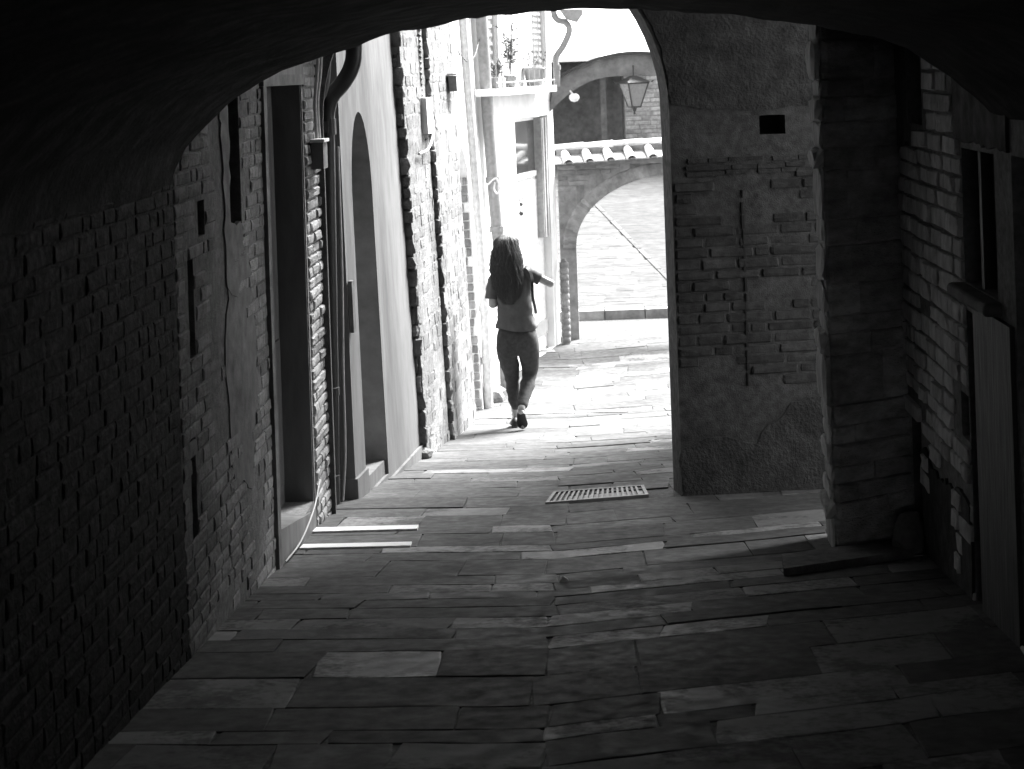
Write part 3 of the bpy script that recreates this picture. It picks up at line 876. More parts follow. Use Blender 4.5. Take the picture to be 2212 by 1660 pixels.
# pots on the balcony
def leaf(mb, p, d, L, W):
    d = d.normalized()
    s = d.cross(Vector((0, 0, 1)))
    s = s.normalized() if s.length > 0.01 else Vector((1, 0, 0))
    up = s.cross(d)
    a = p + d * L * 0.5 + s * W + up * 0.1 * L
    b = p + d * L * 0.5 - s * W + up * 0.1 * L
    mb.poly([p, a, p + d * L, b])
def pot(name, label, s, d, r, h, plant, m=M_POT):
    P = FW.p(s, 1.472, d)
    t = thing(name, label, 'potted plant', P, 'potted plants on the balcony')
    mb = MB(); mb.lathe(P, [(0.0, 0.0), (r * 0.72, 0.0), (r * 0.95, h * 0.85), (r * 1.06, h * 0.86), (r * 1.06, h), (r * 0.9, h), (r * 0.85, h * 0.9), (0, h * 0.88)], 20); mb.build('pot', m, t)
    mb = MB()
    c = P + Vector((0, 0, h))
    if plant == 'bush':
        for k in range(110):
            q = c + Vector((random.gauss(0, r * 0.7), random.gauss(0, r * 0.6), random.uniform(0, 0.16)))
            leaf(mb, q, Vector((random.uniform(-1, 1), random.uniform(-1, 1), random.uniform(-.2, 1))), random.uniform(.03, .06), 0.012)
    else:
        for k in range(7):
            a = random.uniform(0, 6.28)
            top = c + Vector((math.cos(a) * r * 1.2, math.sin(a) * r, random.uniform(0.3, 0.6)))
            mb.tube([c, c.lerp(top, 0.5) + Vector((0, 0, 0.05)), top], 0.005, 5)
            for j in range(16):
                q = c.lerp(top, random.uniform(0.3, 1))
                leaf(mb, q, Vector((random.uniform(-1, 1), random.uniform(-1, 1), random.uniform(-.3, .6))), random.uniform(.06, .13), 0.014)
    mb.build('foliage', M_LEAF, t)
pot('plant_pot', 'large pale pot with a low bushy plant on the balcony', 1.85, 0.12, 0.118, 0.205, 'bush')
pot('plant_pot', 'medium clay pot with tall thin stems beside the large pot on the balcony', 0.75, 0.12, 0.072, 0.125, 'tall')
px = thing('planter_box', 'small rectangular planter at the near end of the balcony', 'planter', FW.p(0.2, 1.472, 0.2), 'potted plants on the balcony')
mb = MB(); panel(FW, 0.03, 0.33, 1.472, 1.58, 0.05, 0.17, mb); mb.build('planter', M_POT, px)
mb = MB()
for k in range(60):
    leaf(mb, FW.p(random.uniform(0.05, 0.31), 1.58 + random.uniform(0, 0.1), random.uniform(0.07, 0.16)), Vector((random.uniform(-1, 1), random.uniform(-1, 1), random.uniform(0, 1))), 0.12, 0.012)
mb.build('foliage', M_LEAF, px)
# swan neck gutter pipe at the corner of the house
def Yp(u, v, Y):
    du, dv = u - 1280, v - 150
    return ((du - 0.034 * dv) * Y / F_PX, Y, EYE - (dv + 0.034 * du) * Y / F_PX)
gp_ = thing('gutter_pipe', 'grey swan necked rainwater pipe at the far corner of the white house', 'drainpipe', (-0.42, 22.7, 1.4))
mb = MB(); mb.tube(smooth_path([Yp(u, v, 22.7) for u, v in ((1190, -10), (1200, 38), (1222, 48), (1230, 66), (1217, 98), (1201, 124), (1203, 150), (1204, 186))]), 0.036, 12)
mb.build('pipe', M_ZINC, gp_)
mb = MB(); mb.tube([Yp(1203, 140, 22.7), Yp(1203, 150, 22.7)], 0.046, 12, smooth=False); mb.build('collar', M_ZINC, gp_)
aw = MB()
a = [Yp(u, v, 22.6) for u, v in ((1208, 20), (1258, 20), (1258, 30), (1246, 47), (1222, 40))]
b = [Vector(p) + Vector((0, 0.3, 0)) for p in a]
aw.mesh(a + b, [(0, 1, 2, 3, 4), (9, 8, 7, 6, 5)] + [(i, (i + 1) % 5, 5 + (i + 1) % 5, 5 + i) for i in range(5)])
tag(aw.build('rain_hopper', M_ZINC), 'grey metal rainwater hopper above the swan necked pipe', 'hopper')
# brick post at the corner
ps = thing('brick_post', 'waist high round topped brick post at the foot of the white house corner', 'post', (-0.415, 22.86, -1.58))
mb = MB(); mb.lathe((-0.415, 22.86, -1.6), [(0.050, 0), (0.0495, 0.4), (0.0485, 0.92), (0.040, 0.98), (0.02, 1.02), (0, 1.025)], 12)
mb.build('mortar_core', M_MORTAR, ps)
for k in range(13):
    mb = MB(); z = -1.57 + k * 0.074
    mb.lathe((-0.415, 22.86, z), [(0.047, 0), (0.053 + random.uniform(-.002, .002), 0.004), (0.053 + random.uniform(-.002, .002), 0.058), (0.047, 0.062)], 12)
    mb.build('brick', M_FARBRICK, ps)

# ------------------------------------------------------------------ street arch with lantern
sa = thing('street_arch', 'grey plastered arch spanning the street above the tiled wall', 'arch', (0.4, 22.95, -1.58))
lo_ = [(-0.545, 1.13), (-0.32, 1.33), (-0.10, 1.465), (0.11, 1.53), (0.36, 1.545), (0.6, 1.545), (0.82, 1.53), (1.1, 1.45), (1.4, 1.3), (1.7, 1.05)]
hi_ = [(-0.435, 1.53), (-0.22, 1.63), (-0.02, 1.71), (0.14, 1.755), (0.36, 1.79), (0.6, 1.79), (0.82, 1.755), (1.1, 1.69), (1.4, 1.58), (1.7, 1.4)]
def dens(pts):
    return [(p.x, p.y) for p in smooth_path([(a, b, 0) for a, b in pts], 5)]
lo_, hi_ = dens(lo_), dens(hi_)
def ribbon(A, B, y0, y1, m, parent, name):
    mb = MB()
    n = len(A)
    for i in range(n - 1):
        (a, za), (b, zb), (c, zc), (d, zd) = A[i], A[i+1], B[i+1], B[i]
        mb.poly([(a, y0, za), (b, y0, zb), (c, y0, zc), (d, y0, zd)])
        mb.poly([(a, y1, za), (b, y1, zb), (c, y1, zc), (d, y1, zd)])
        mb.poly([(a, y0, za), (b, y0, zb), (b, y1, zb), (a, y1, za)], True)
        mb.poly([(d, y0, zd), (c, y0, zc), (c, y1, zc), (d, y1, zd)], True)
    for i in (0, n - 1):
        mb.poly([(A[i][0], y0, A[i][1]), (B[i][0], y0, B[i][1]), (B[i][0], y1, B[i][1]), (A[i][0], y1, A[i][1])])
    return mb.build(name, m, parent)
ribbon(lo_, hi_, 22.80, 23.12, M_GREYPL, sa, 'arch_band')
cap = [(x, z + 0.002) for x, z in hi_]
cap2 = [(x, z + 0.035) for x, z in hi_]
ribbon(cap, cap2, 22.74, 23.18, M_IRON, sa, 'coping')
# lantern
LX, LY = 0.475, 22.72
ln = thing('street_lantern', 'dark framed glass street lantern hanging under the street arch', 'lantern', (LX, LY, 1.53))
def ring4(r, z): return [(LX + r * cx, LY + r * cy, z) for cx, cy in ((-1, -1), (1, -1), (1, 1), (-1, 1))]
def rot(p, a=0.42):
    x, y = p[0] - LX, p[1] - LY
    return (LX + x * math.cos(a) - y * math.sin(a), LY + x * math.sin(a) + y * math.cos(a), p[2])
z_t, z_b = 1.46, 1.18
rt, rb = 0.13, 0.055
top, bot = [rot(p) for p in ring4(rt, z_t)], [rot(p) for p in ring4(rb, z_b)]
for i in range(4):
    j = (i + 1) % 4
    mb = MB(); mb.poly([bot[i], bot[j], top[j], top[i]]); 
    inn = [Vector(p).lerp(Vector((LX, LY, p[2])), 0.06) for p in (bot[i], bot[j], top[j], top[i])]
    mb.poly(inn[::-1]); mb.build('pane', M_FROST, ln)
    mb = MB(); mb.tube([bot[i], top[i]], 0.009, 6); mb.build('frame_bar', M_IRON, ln)
mb = MB()
for rg in (top, bot):
    for i in range(4): mb.tube([rg[i], rg[(i + 1) % 4]], 0.011, 6)
mb.build('frame_rim', M_IRON, ln)
r1, r2 = [rot(p) for p in ring4(0.155, z_t + 0.005)], [rot(p) for p in ring4(0.03, z_t + 0.085)]
mb = MB()
for i in range(4): mb.poly([r1[i], r1[(i+1) % 4], r2[(i+1) % 4], r2[i]])
mb.poly(r1); mb.poly(r2)
for i in range(4): mb.tube([r1[i], Vector(r1[i]) + Vector((r1[i][0] - LX, r1[i][1] - LY, 0.16)).normalized() * 0.035], 0.008, 5)
mb.build('lantern_roof', M_IRON, ln)
mb = MB(); mb.lathe((LX, LY, z_b - 0.09), [(0, 0), (0.016, 0.012), (0.01, 0.03), (0.022, 0.05), (0.03, 0.075), (0.055, 0.088)], 10); mb.build('finial', M_IRON, ln)
mb = MB(); mb.tube([(LX, LY, z_t + 0.08), (LX, LY, 1.62), (LX, 22.80, 1.66)], 0.009, 6); mb.build('bracket', M_IRON, ln)
gl = thing('wall_lamp', 'small white globe lamp fixed at the left foot of the street arch', 'lamp', (-0.225, 22.7, 1.31))
mb = MB(); mb.lathe((-0.225, 22.7, 1.31), [(0, -0.05), (0.04, -0.04), (0.062, -0.005), (0.055, 0.03), (0.03, 0.05), (0, 0.052)], 16); mb.build('globe', M_MARBLE, gl)
mb = MB(); mb.tube([(-0.24, 22.72, 1.35), (-0.27, 22.8, 1.39)], 0.012, 6); mb.build('arm', M_DOORW, gl)

# ------------------------------------------------------------------ tiled garden wall with arch
FT = Frame((0, 23.2), (1, 0), (0, -1))
tw = thing('arched_wall', 'brick garden wall with a wide arch and clay tiled coping across the street', 'wall', (0.4, 23.4, -1.58))
AR = (-0.265, 2.1, -1.7, -0.48, 0.83, 0.34)
arch_sheet(FT, -0.46, 2.6, -1.7, 0.50, [AR], M_FARBRICK, tw, 'wall_core', thick=0.34, through=True, nseg=28)
def arch_z(s, ex=0.0):
    a, b = AR[0] - ex, AR[1] + ex
    u = (2 * s - a - b) / (b - a)
    return AR[3] + (AR[4] + ex) * math.sqrt(max(0, 1 - u * u)) if abs(u) < 1 else -9
def skT(s, z): return (AR[0] - 0.03 < s < AR[1] + 0.03 and z < AR[3]) or (z < arch_z(s, 0.17) + 0.03) or s > 1.2
lay(FT, -0.46, 2.6, -1.60, 0.50, 0.27, 0.064, 0.010, 0.012, tw, M_FARBRICK, skip=skT, missing=0.0, limit=170)
sgn_objs = piece_meshes(BRICK_SHAPES, M_FARBRICK, 'brick')
cx_, ra, rb_ = (AR[0] + AR[1]) / 2, (AR[1] - AR[0]) / 2, AR[4]
nv = 44
for k in range(nv):
    th_ = PI - (k + 0.5) * PI / nv * 0.62
    c, s_ = math.cos(th_), math.sin(th_)
    q = Vector((cx_ + (ra + 0.08) * c, 0, AR[3] + (rb_ + 0.08) * s_))
    nrm = Vector((c / ra, 0, s_ / rb_)).normalized()
    tg = Vector((nrm.z, 0, -nrm.x))
    arc = PI * 1.05 / nv
    mw = Matrix(((tg.x, 0, nrm.x, q.x), (0, -1, 0, 23.206), (tg.z, 0, nrm.z, q.z), (0, 0, 0, 1))) @ Matrix.Diagonal((arc * 0.85, 0.022, 0.155, 1))
    o = bpy.data.objects.new('voussoir', random.choice(sgn_objs))
    o.parent = tw; o.matrix_local = Matrix.Translation(-tw.location) @ mw
    C.objects.link(o)
# coping tiles
def half_tube(p0, p1, r0, r1, up, n=8, th=0.012, flip=False):
    p0, p1, up = Vector(p0), Vector(p1), Vector(up)
    d = (p1 - p0).normalized(); sd = d.cross(up).normalized(); up = sd.cross(d).normalized()
    if flip: up = -up
    v, f = [], []
    for (p, r) in ((p0, r0), (p1, r1)):
        for rr in (r, r - th):
            for k in range(n + 1):
                a = PI * k / n
                v.append(p + sd * rr * math.cos(a) + up * rr * math.sin(a))
    m_ = n + 1
    for k in range(n):
        f += [(k, k+1, 2*m_ + k+1, 2*m_ + k), (m_ + k, m_ + k+1, 3*m_ + k+1, 3*m_ + k), (k, k+1, m_ + k+1, m_ + k), (2*m_ + k, 2*m_ + k+1, 3*m_ + k+1, 3*m_ + k)]
    return v, f
def tilo(name, v, f):
    mb = MB(); mb.mesh(v, f, True); return mb.build(name, M_TILE, tw)
for k in range(12):
    x = -0.47 + k * 0.25
    tx = 0.009 * k
    y0, z0, y1, z1 = 23.02, 0.52 + tx, 23.30, 0.60 + tx
    mb = MB()
    mb.mesh([(x - .12, y0, z0), (x + .12, y0, z0), (x + .12, y1, z1), (x - .12, y1, z1), (x - .12, y0, z0 + .015), (x + .12, y0, z0 + .015), (x + .12, y1, z1 + .015), (x - .12, y1, z1 + .015)],
            [(0, 3, 2, 1), (4, 5, 6, 7), (0, 1, 5, 4), (1, 2, 6, 5), (2, 3, 7, 6), (3, 0, 4, 7)])
    mb.build('pan_tile', M_TILE, tw)
    tilo('cover_tile', *half_tube((x + 0.15, y0 - 0.04, z0 + 0.005), (x + 0.10, y1 - 0.01, z1 + 0.035), 0.058, 0.050, (0, 0, 1)))
mb = MB()
mb.mesh([(-.47, 23.06, .50), (2.6, 23.06, .50), (2.6, 23.5, .50), (-.47, 23.5, .50), (-.47, 23.06, .525), (2.6, 23.06, .62), (2.6, 23.5, .62), (-.47, 23.5, .525)],
        [(0, 3, 2, 1), (4, 5, 6, 7), (0, 1, 5, 4), (1, 2, 6, 5), (2, 3, 7, 6), (3, 0, 4, 7)])
mb.build('coping_bed', M_FARBRICK, tw)
mb = MB()
mb.mesh([(-.47, 23.285, .51), (2.6, 23.285, .60), (2.6, 23.5, .60), (-.47, 23.5, .51), (-.47, 23.285, .685), (2.6, 23.285, .785), (2.6, 23.5, .785), (-.47, 23.5, .685)],
        [(0, 3, 2, 1), (4, 5, 6, 7), (0, 1, 5, 4), (1, 2, 6, 5), (2, 3, 7, 6), (3, 0, 4, 7)])
mb.build('coping_riser', M_FARBRICK, tw)
for k in range(9):
    x = -0.52 + k * 0.36
    tilo('ridge_tile', *half_tube((x, 23.36, 0.675 + 0.0115 * k), (x + 0.38, 23.36, 0.685 + 0.0115 * k), 0.068, 0.082, (0, 0, 1)))

# ------------------------------------------------------------------ beyond the wall: kerb, rising street, houses
kb = bpy.data.objects.new('kerb', None); C.objects.link(kb); tag(kb, kind='structure')
x = -3.0
for L in (1.2, 0.9, 0.95, 0.52, 0.63, 0.9, 0.55, 1.0, 0.9):
    mb = MB(); mb.box((x + 0.006, 25.0, -1.62), (x + L - 0.006, 25.28, -1.472)); mb.build('kerb_stone', M_FARBRICK, kb); x += L
def hz(y): return -1.476 + 0.2 * (y - 25.28)
def edge_x(y): return 1.28 - (y - 25.0) * 0.245
mb = MB(); ystep = [25.28, 26, 27, 28, 29, 30, 31, 32, 33.2, 46]
for a, b in zip(ystep[:-1], ystep[1:]):
    za, zb = hz(min(a, 33.2)), hz(min(b, 33.2))
    mb.poly([(-8, a, za - 0.008), (edge_x(a), a, za - 0.008), (edge_x(b), b, zb - 0.008), (-8, b, zb - 0.008)])
road = mb.build('hill_street', M_ROAD, None, 'structure')
# brick rows of the hill street
mb = MB(); y = 25.3
cnt = 0
while y < 33:
    h = random.uniform(0.10, 0.15)
    x = -2.2
    while x < edge_x(y) - 0.1:
        l = random.uniform(0.22, 0.4); x1 = min(x + l, edge_x(y) - 0.02)
        e = random.uniform(-0.002, 0.003)
        q = [(x + .001, y + .001, hz(y) + e), (x1 - .001, y + .001, hz(y) + e), (x1 - .001, y + h - .001, hz(y + h) + e), (x + .001, y + h - .001, hz(y + h) + e)]
        mb.mesh(q + [(a, b, c - 0.03) for a, b, c in q], [(0, 1, 2, 3), (0, 1, 5, 4), (1, 2, 6, 5), (2, 3, 7, 6), (3, 0, 4, 7)])
        x = x1 if x1 < edge_x(y) - 0.03 else 99
    y += h
mb.build('street_brick_paving', M_ROAD, road, 'stuff')
mb = MB()
for a, b in zip(ystep[:-1], ystep[1:]):
    za, zb = hz(min(a, 33.2)), hz(min(b, 33.2))
    mb.poly([(edge_x(a), a, za + 0.0), (8, a, za + 0.0), (8, b, zb + 0.0), (edge_x(b), b, zb + 0.0)])
    mb.poly([(edge_x(a), a, za - 0.05), (edge_x(a), a, za), (edge_x(b), b, zb), (edge_x(b), b, zb - 0.05)])
mb.build('sidewalk', M_ROAD2, None, 'structure')
mb = MB()
for k in range(16):
    y = 25.35 + k * 0.5
    mb.box((edge_x(y) - 0.035, y + .01, hz(y) - 0.03), (edge_x(y) + 0.035, y + 0.49, hz(y) + 0.0), None)
    n8 = len(mb.v)
    for i in range(n8 - 8, n8):
        X, Y_, Z_ = mb.v[i]
        mb.v[i] = (X - (Y_ - y) * 0.245, Y_, Z_ + (Y_ - y) * 0.2 + 0.012)
mb.build('gutter', M_DIRT, None, 'structure')

FH = Frame((0, 33.2), (1, 0), (0, -1))
ph = thing('pale_house', 'low pale house with a wide dark passage seen under the street arch', 'house', (0, 33.5, hz(33.2)))
sheet(FH, -5, 5, -1.0, 1.85, [(-1.6, 0.53, hz(33.2) - 0.1, 1.78, 3.5)], M_WHITE, ph, 'wall', thick=4.0)
mb = MB(); panel(FH, 0.12, 0.22, 0.0, 1.79, -0.9, -0.8, mb); mb.build('post', M_GREYPL, ph)
mb = MB(); panel(FH, -1.59, 0.52, 0.0, 1.79, -2.0, -1.9, mb); mb.build('passage_wall', M_GREYPL, ph)
FC = Frame((0.525, 32.9), (1, 0), (0, -1))
ch = thing('brick_house', 'mid grey brick house corner behind the hanging lantern', 'house', (1.5, 32.9, hz(32.9)))
sheet(FC, 0, 4.0, -1.5, 1.74, [], M_MORTAR, ch, 'wall', thick=1.5)
lay(FC, 0, 0.9, 0.3, 1.74, 0.28, 0.075, 0.012, 0.014, ch, M_BRICK, limit=120, missing=0)
# unseen house added right of the open alley, sized to shade its near part
FRH = Frame((1.5, 0), (0, 1), (-1, 0))
rh = thing('shade_house', 'unseen plaster house front beyond the dark pier, added for its shade', 'house', (1.5, 15, gz(15)))
sheet(FRH, 12.9, 17.0, -1.9, 7.0, [(15.0, 15.9, 0.2, 1.4, 0.12)], M_PLASTER, rh, 'wall', thick=3.0)

# ------------------------------------------------------------------ big pier and arch at the mouth of the passage
FP = Frame((0.0, 12.0), (1, 0.12), (0.12, -1))
pr = thing('arched_pier', 'broad dark brick and render pier carrying the arch at the passage mouth', 'pier', (1.0, 12.1, gz(12)))
AP = (-1.66, 0.470, -2.0, 1.35, 1.17, 0.34)
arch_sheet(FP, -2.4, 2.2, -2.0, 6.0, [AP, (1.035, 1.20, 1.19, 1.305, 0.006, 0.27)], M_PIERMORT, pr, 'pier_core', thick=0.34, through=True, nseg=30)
sh_ = (1.035, 1.20, 1.19, 1.31)
def skP(s, z):
    if s < 0.475: return True
    if in_rects([sh_])(s, z): return True
    if z > 1.0 + 0.14 * noise.noise((s * 3, 0, 0)): return True
    if noise.noise((s * 2.6, z * 2.6, 5)) > 0.33: return True
    if z < -0.42 + 0.3 * noise.noise((s * 2.4, 0.3, 9)): return True
    return False
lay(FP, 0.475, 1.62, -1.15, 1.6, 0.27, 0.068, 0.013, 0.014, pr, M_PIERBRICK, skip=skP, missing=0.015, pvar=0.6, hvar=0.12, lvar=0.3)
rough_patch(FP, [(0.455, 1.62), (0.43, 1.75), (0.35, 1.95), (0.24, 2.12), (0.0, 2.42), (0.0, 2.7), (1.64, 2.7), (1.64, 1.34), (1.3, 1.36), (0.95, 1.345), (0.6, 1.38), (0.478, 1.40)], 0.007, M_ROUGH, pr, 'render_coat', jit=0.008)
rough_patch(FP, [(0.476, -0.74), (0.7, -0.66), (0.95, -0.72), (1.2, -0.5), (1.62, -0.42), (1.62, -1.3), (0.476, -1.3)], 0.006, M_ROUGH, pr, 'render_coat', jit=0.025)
mb = MB(); panel(FP, 1.04, 1.195, 1.195, 1.30, -0.265, -0.24, mb); mb.build('putlog_hole', M_DARK, pr)  # dark sheet at the back of the hole, standing for its shade
for z, d in ((1.03, 0.012), (0.985, 0.017), (0.95, 0.011)):
    sx_ = 0.56 + random.uniform(0, 0.08)
    while sx_ < 1.6:
        L_ = random.uniform(0.12, 0.3)
        mb = MB(); zz_ = z + random.uniform(-.005, .005)
        panel(FP, sx_, min(1.62, sx_ + L_) - 0.008, zz_, zz_ + 0.026, 0.0, d + random.uniform(-.004, .004), mb)
        mb.build('string_course', M_PIERBRICK, pr); sx_ += L_ + (random.uniform(0.03, 0.1) if random.random() < 0.3 else 0)
mb = MB()
z = 0.86
while z > -0.30:
    h = random.uniform(0.05, 0.11); x_ = 0.905 + 0.012 * noise.noise((0, z * 6, 0))
    panel(FP, x_, x_ + random.uniform(0.004, 0.016), z - h, z - h * random.uniform(0, 0.3), 0.001, 0.0125, mb); z -= h
mb.build('crack', M_DARK, pr)
# pipe at the corner of the pier
cp = thing('corner_pipe', 'slim pipe dark above and grey below on the corner of the dark pier', 'drainpipe', (0.47, 12.45, gz(12.45)))
mb = MB(); mb.tube([(0.462, 12.42, 0.43), (0.452, 12.42, 1.0), (0.442, 12.42, 1.62), (0.44, 12.42, 1.95)], 0.024, 12); mb.build('upper_pipe', M_IRON, cp)
mb = MB(); mb.tube([(0.486, 12.44, gz(12.44)), (0.476, 12.43, -0.3), (0.462, 12.42, 0.43)], 0.024, 12); mb.build('lower_pipe', M_SHUT, cp)
for z, h in ((-0.22, 0.09), (-0.92, 0.10)):
    mb = MB(); mb.tube([(0.478, 12.43, z), (0.478, 12.43, z + h)], 0.030, 12, smooth=False); mb.build('collar', M_IRON, cp)

# ------------------------------------------------------------------ dark stone pier on the right
F2P = Frame((1.136, 9.82), (0.434, 0.28), (0.28, -0.434))
sp = thing('stone_pier', 'dark rough stone block pier with a pale lit edge on the right', 'pier', (1.35, 10.0, gz(10)))
mb = MB()
pts = [(1.145, 9.84), (1.60, 10.125), (1.60, 10.6), (1.155, 10.22)]
mb.mesh([(x, y, -1.2) for x, y in pts] + [(x, y, 3.0) for x, y in pts], [(4, 5, 6, 7), (0, 1, 5, 4), (1, 2, 6, 5), (2, 3, 7, 6), (3, 0, 4, 7)])
mb.build('pier_core', M_BLOCK, sp)
z = -1.0
def place_block(Fx, s0, s1, za, zb, d, parent, m, shapes=STONE_SHAPES):
    sg = 1 if (Fx.t.x * Fx.n.y - Fx.t.y * Fx.n.x) > 0 else -1
    P = Fx.p((s0 + s1) / 2, (za + zb) / 2, -0.006); X = Fx.t * sg
    mw = Matrix(((X.x, Fx.n.x, 0, P.x), (X.y, Fx.n.y, 0, P.y), (0, 0, 1, P.z), (0, 0, 0, 1))) @ Matrix.Diagonal((s1 - s0 - .008, d, zb - za - .008, 1))
    o = bpy.data.objects.new('stone', random.choice(piece_meshes(shapes, m, 'stone')))
    o.parent = parent; o.matrix_local = Matrix.Translation(-parent.location) @ mw
    C.objects.link(o)
F2S = Frame((1.145, 9.84), (0.01, 0.38), (-1, 0.026))
while z < 2.4:
    h = random.choice((0.09, 0.11, 0.13, 0.16, 0.2, 0.25))
    cut = random.choice((0.16, 0.22, 0.28, 0.36))
    ends = [0.0, cut, 0.53] if random.random() < 0.75 else [0.0, 0.53]
    for a, b in zip(ends[:-1], ends[1:]):
        place_block(F2P, a + (0.02 if a == 0 else 0), b, z, z + h, random.uniform(0.015, 0.05), sp, M_BLOCK, BLOCK_SHAPES)
    place_block(F2S, random.uniform(-0.03, 0.01), 0.38, z, z + h, random.uniform(0.012, 0.05), sp, M_PALEBLOCK)  # paler stones on this side paint in the light it catches
    z += h
# step slab leaning at the pier foot
mb = MB()
q = [(0.82, 9.16), (1.50, 9.56), (1.56, 9.98), (0.85, 9.57)]
zt = [gz(y) + 0.036 for _, y in q]
mb.mesh([(x, y, gz(y) - 0.02) for x, y in q] + [(x, y, z_) for (x, y), z_ in zip(q, zt)], [(4, 5, 6, 7), (0, 1, 5, 4), (1, 2, 6, 5), (2, 3, 7, 6), (3, 0, 4, 7)])
o = mb.build('step_slab', M_PAVE)
o.data.materials[0] = M_STONE
tag(o, 'long low stone step slab at the foot of the dark stone pier', 'step')

# ------------------------------------------------------------------ right wall of the passage
FRW = Frame((1.58, 0), (0, 1), (-1, 0))
rwl = thing('block_wall', 'right hand wall of squared stone blocks with a dark window and sill', 'wall', (1.58, 9, gz(9)))
holes = [(9.38, 9.80, 1.31, 3.0, 0.28), (7.72, 8.40, 0.66, 1.24, 0.25), (8.17, 8.40, -0.72, 0.54, 0.22), (9.72, 10.18, -0.80, -0.18, 0.25), (8.42, 8.60, -0.04, 0.16, 0.15), (6.2, 7.40, -0.62, 1.25, 0.18)]
sheet(FRW, -8, 10.45, -1.4, 3.0, holes, M_MORTAR, rwl, 'mortar_core', thick=0.5)
rects = [h[:4] for h in holes] + [(7.40, 8.17, -0.9, 0.66), (6.0, 7.45, -0.9, 1.35), (9.80, 10.3, 1.2, 3.0), (7.45, 8.42, 1.2, 3.0), (7.45, 7.75, 0.5, 1.5), (9.66, 10.3, -0.22, -0.10)]
lay(FRW, 8.40, 10.40, -0.85, 2.25, 0.31, 0.088, 0.016, 0.022, rwl, M_PALEBLOCK, 'stone_block', BLOCK_SHAPES, skip=lambda s, z: in_rects(rects)(s, z) or (z < -0.25 and noise.noise((s * 3, z * 3, 2)) > 0.0), lvar=0.35, hvar=0.16, pvar=0.5, tilt=0.025, missing=0.01)
rough_patch(FRW, [(9.83, 2.3), (10.3, 2.3), (10.3, 1.05), (10.05, 1.15), (9.83, 1.22)], 0.016, M_PLASTER, rwl, 'plaster_patch', jit=0.012)
rough_patch(FRW, [(7.42, 2.2), (8.55, 2.2), (8.5, 1.28), (7.42, 1.26)], 0.014, M_ROUGH, rwl, 'plaster_patch', jit=0.012)
rough_patch(FRW, [(8.42, -0.30), (9.2, -0.35), (9.65, -0.3), (9.66, -0.95), (8.42, -0.9)], 0.013, M_ROUGH, rwl, 'plaster_patch', jit=0.03)
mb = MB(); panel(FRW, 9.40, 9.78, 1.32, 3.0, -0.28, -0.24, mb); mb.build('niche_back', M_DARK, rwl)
# window: dark pane and frame bar, sill, panel below
wn = MB(); panel(FRW, 7.73, 8.39, 0.665, 1.235, -0.25, -0.20, wn); wno = wn.build('window', M_DARK, rwl)
mb = MB(); panel(FRW, 8.04, 8.09, 0.665, 1.235, -0.06, -0.01, mb); mb.build('window_frame', M_GREYWOOD, wno)
sl = MB()
panel(FRW, 7.66, 8.46, 0.60, 0.655, -0.2, 0.075, sl)
slo = sl.build('window_sill', M_PLASTER, rwl)
bev = slo.modifiers.new('edge', 'BEVEL'); bev.width = 0.02; bev.segments = 3
mb = MB(); panel(FRW, 7.44, 8.165, -0.75, 0.59, -0.1, 0.02, mb); mb.build('wood_panel', M_GREYWOOD, rwl)
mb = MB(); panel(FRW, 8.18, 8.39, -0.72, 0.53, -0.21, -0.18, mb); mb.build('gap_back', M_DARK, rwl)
mb = MB(); panel(FRW, 9.73, 10.17, -0.80, -0.19, -0.25, -0.2, mb); mb.build('hatch_door', M_WOOD, rwl)
mb = MB(); panel(FRW, 9.68, 10.24, -0.178, -0.11, 0.0, 0.025, mb); mb.build('hatch_lintel', M_PALEBLOCK, rwl)
# door at the right edge with two handles
do_ = MB(); panel(FRW, 6.22, 7.38, -0.62, 1.24, -0.17, -0.13, do_); dro = do_.build('door', M_WOOD, rwl)
for z in (1.12, 0.84):
    mb = MB(); mb.tube([FRW.p(7.30, z - 0.03, -0.125), FRW.p(7.30, z - 0.02, -0.09), FRW.p(7.30, z + 0.03, -0.085), FRW.p(7.30, z + 0.04, -0.125)], 0.008, 8); mb.build('handle', M_STEEL, dro)
    mb = MB(); panel(FRW, 7.27, 7.33, z - 0.06, z + 0.07, -0.13, -0.122, mb); mb.build('escutcheon', M_STEEL, dro)
boulder((1.50, 9.72, gz(9.7) + 0.07), (0.08, 0.14, 0.13), 'rounded corner stone at the foot of the block wall under the hatch', m=M_GREYPL)
bk = boulder((1.50, 10.12, 1.38), (0.06, 0.05, 0.03), 'small stone corbel sticking out between the dark pier and block wall', 'corbel', M_PALEBLOCK, 'corbel')
mb = MB(); mb.tube(smooth_path([(1.55, 7.35, gz(7.35) + 0.02), (1.53, 7.0, gz(7.0) + 0.015), (1.545, 6.5, gz(6.5) + 0.015), (1.54, 6.0, gz(6) + 0.015)]), 0.009, 6)
tag(mb.build('cable', M_CABLE), 'pale cable lying along the foot of the right wall by the dark door', 'cable')
# scrap of paper
mb = MB(); x, y = -0.22, 9.2
mb.mesh([(x - .02, y - .03, gz(y) + .008), (x + .025, y - .02, gz(y) + .012), (x + .02, y + .03, gz(y) + .009), (x - .015, y + .02, gz(y) + .022), (x, y, gz(y) + .028)], [(0, 1, 4), (1, 2, 4), (2, 3, 4), (3, 0, 4)])
tag(mb.build('paper_scrap', M_CABLE), 'scrap of white paper lying on the middle of the dark stone floor', 'litter')

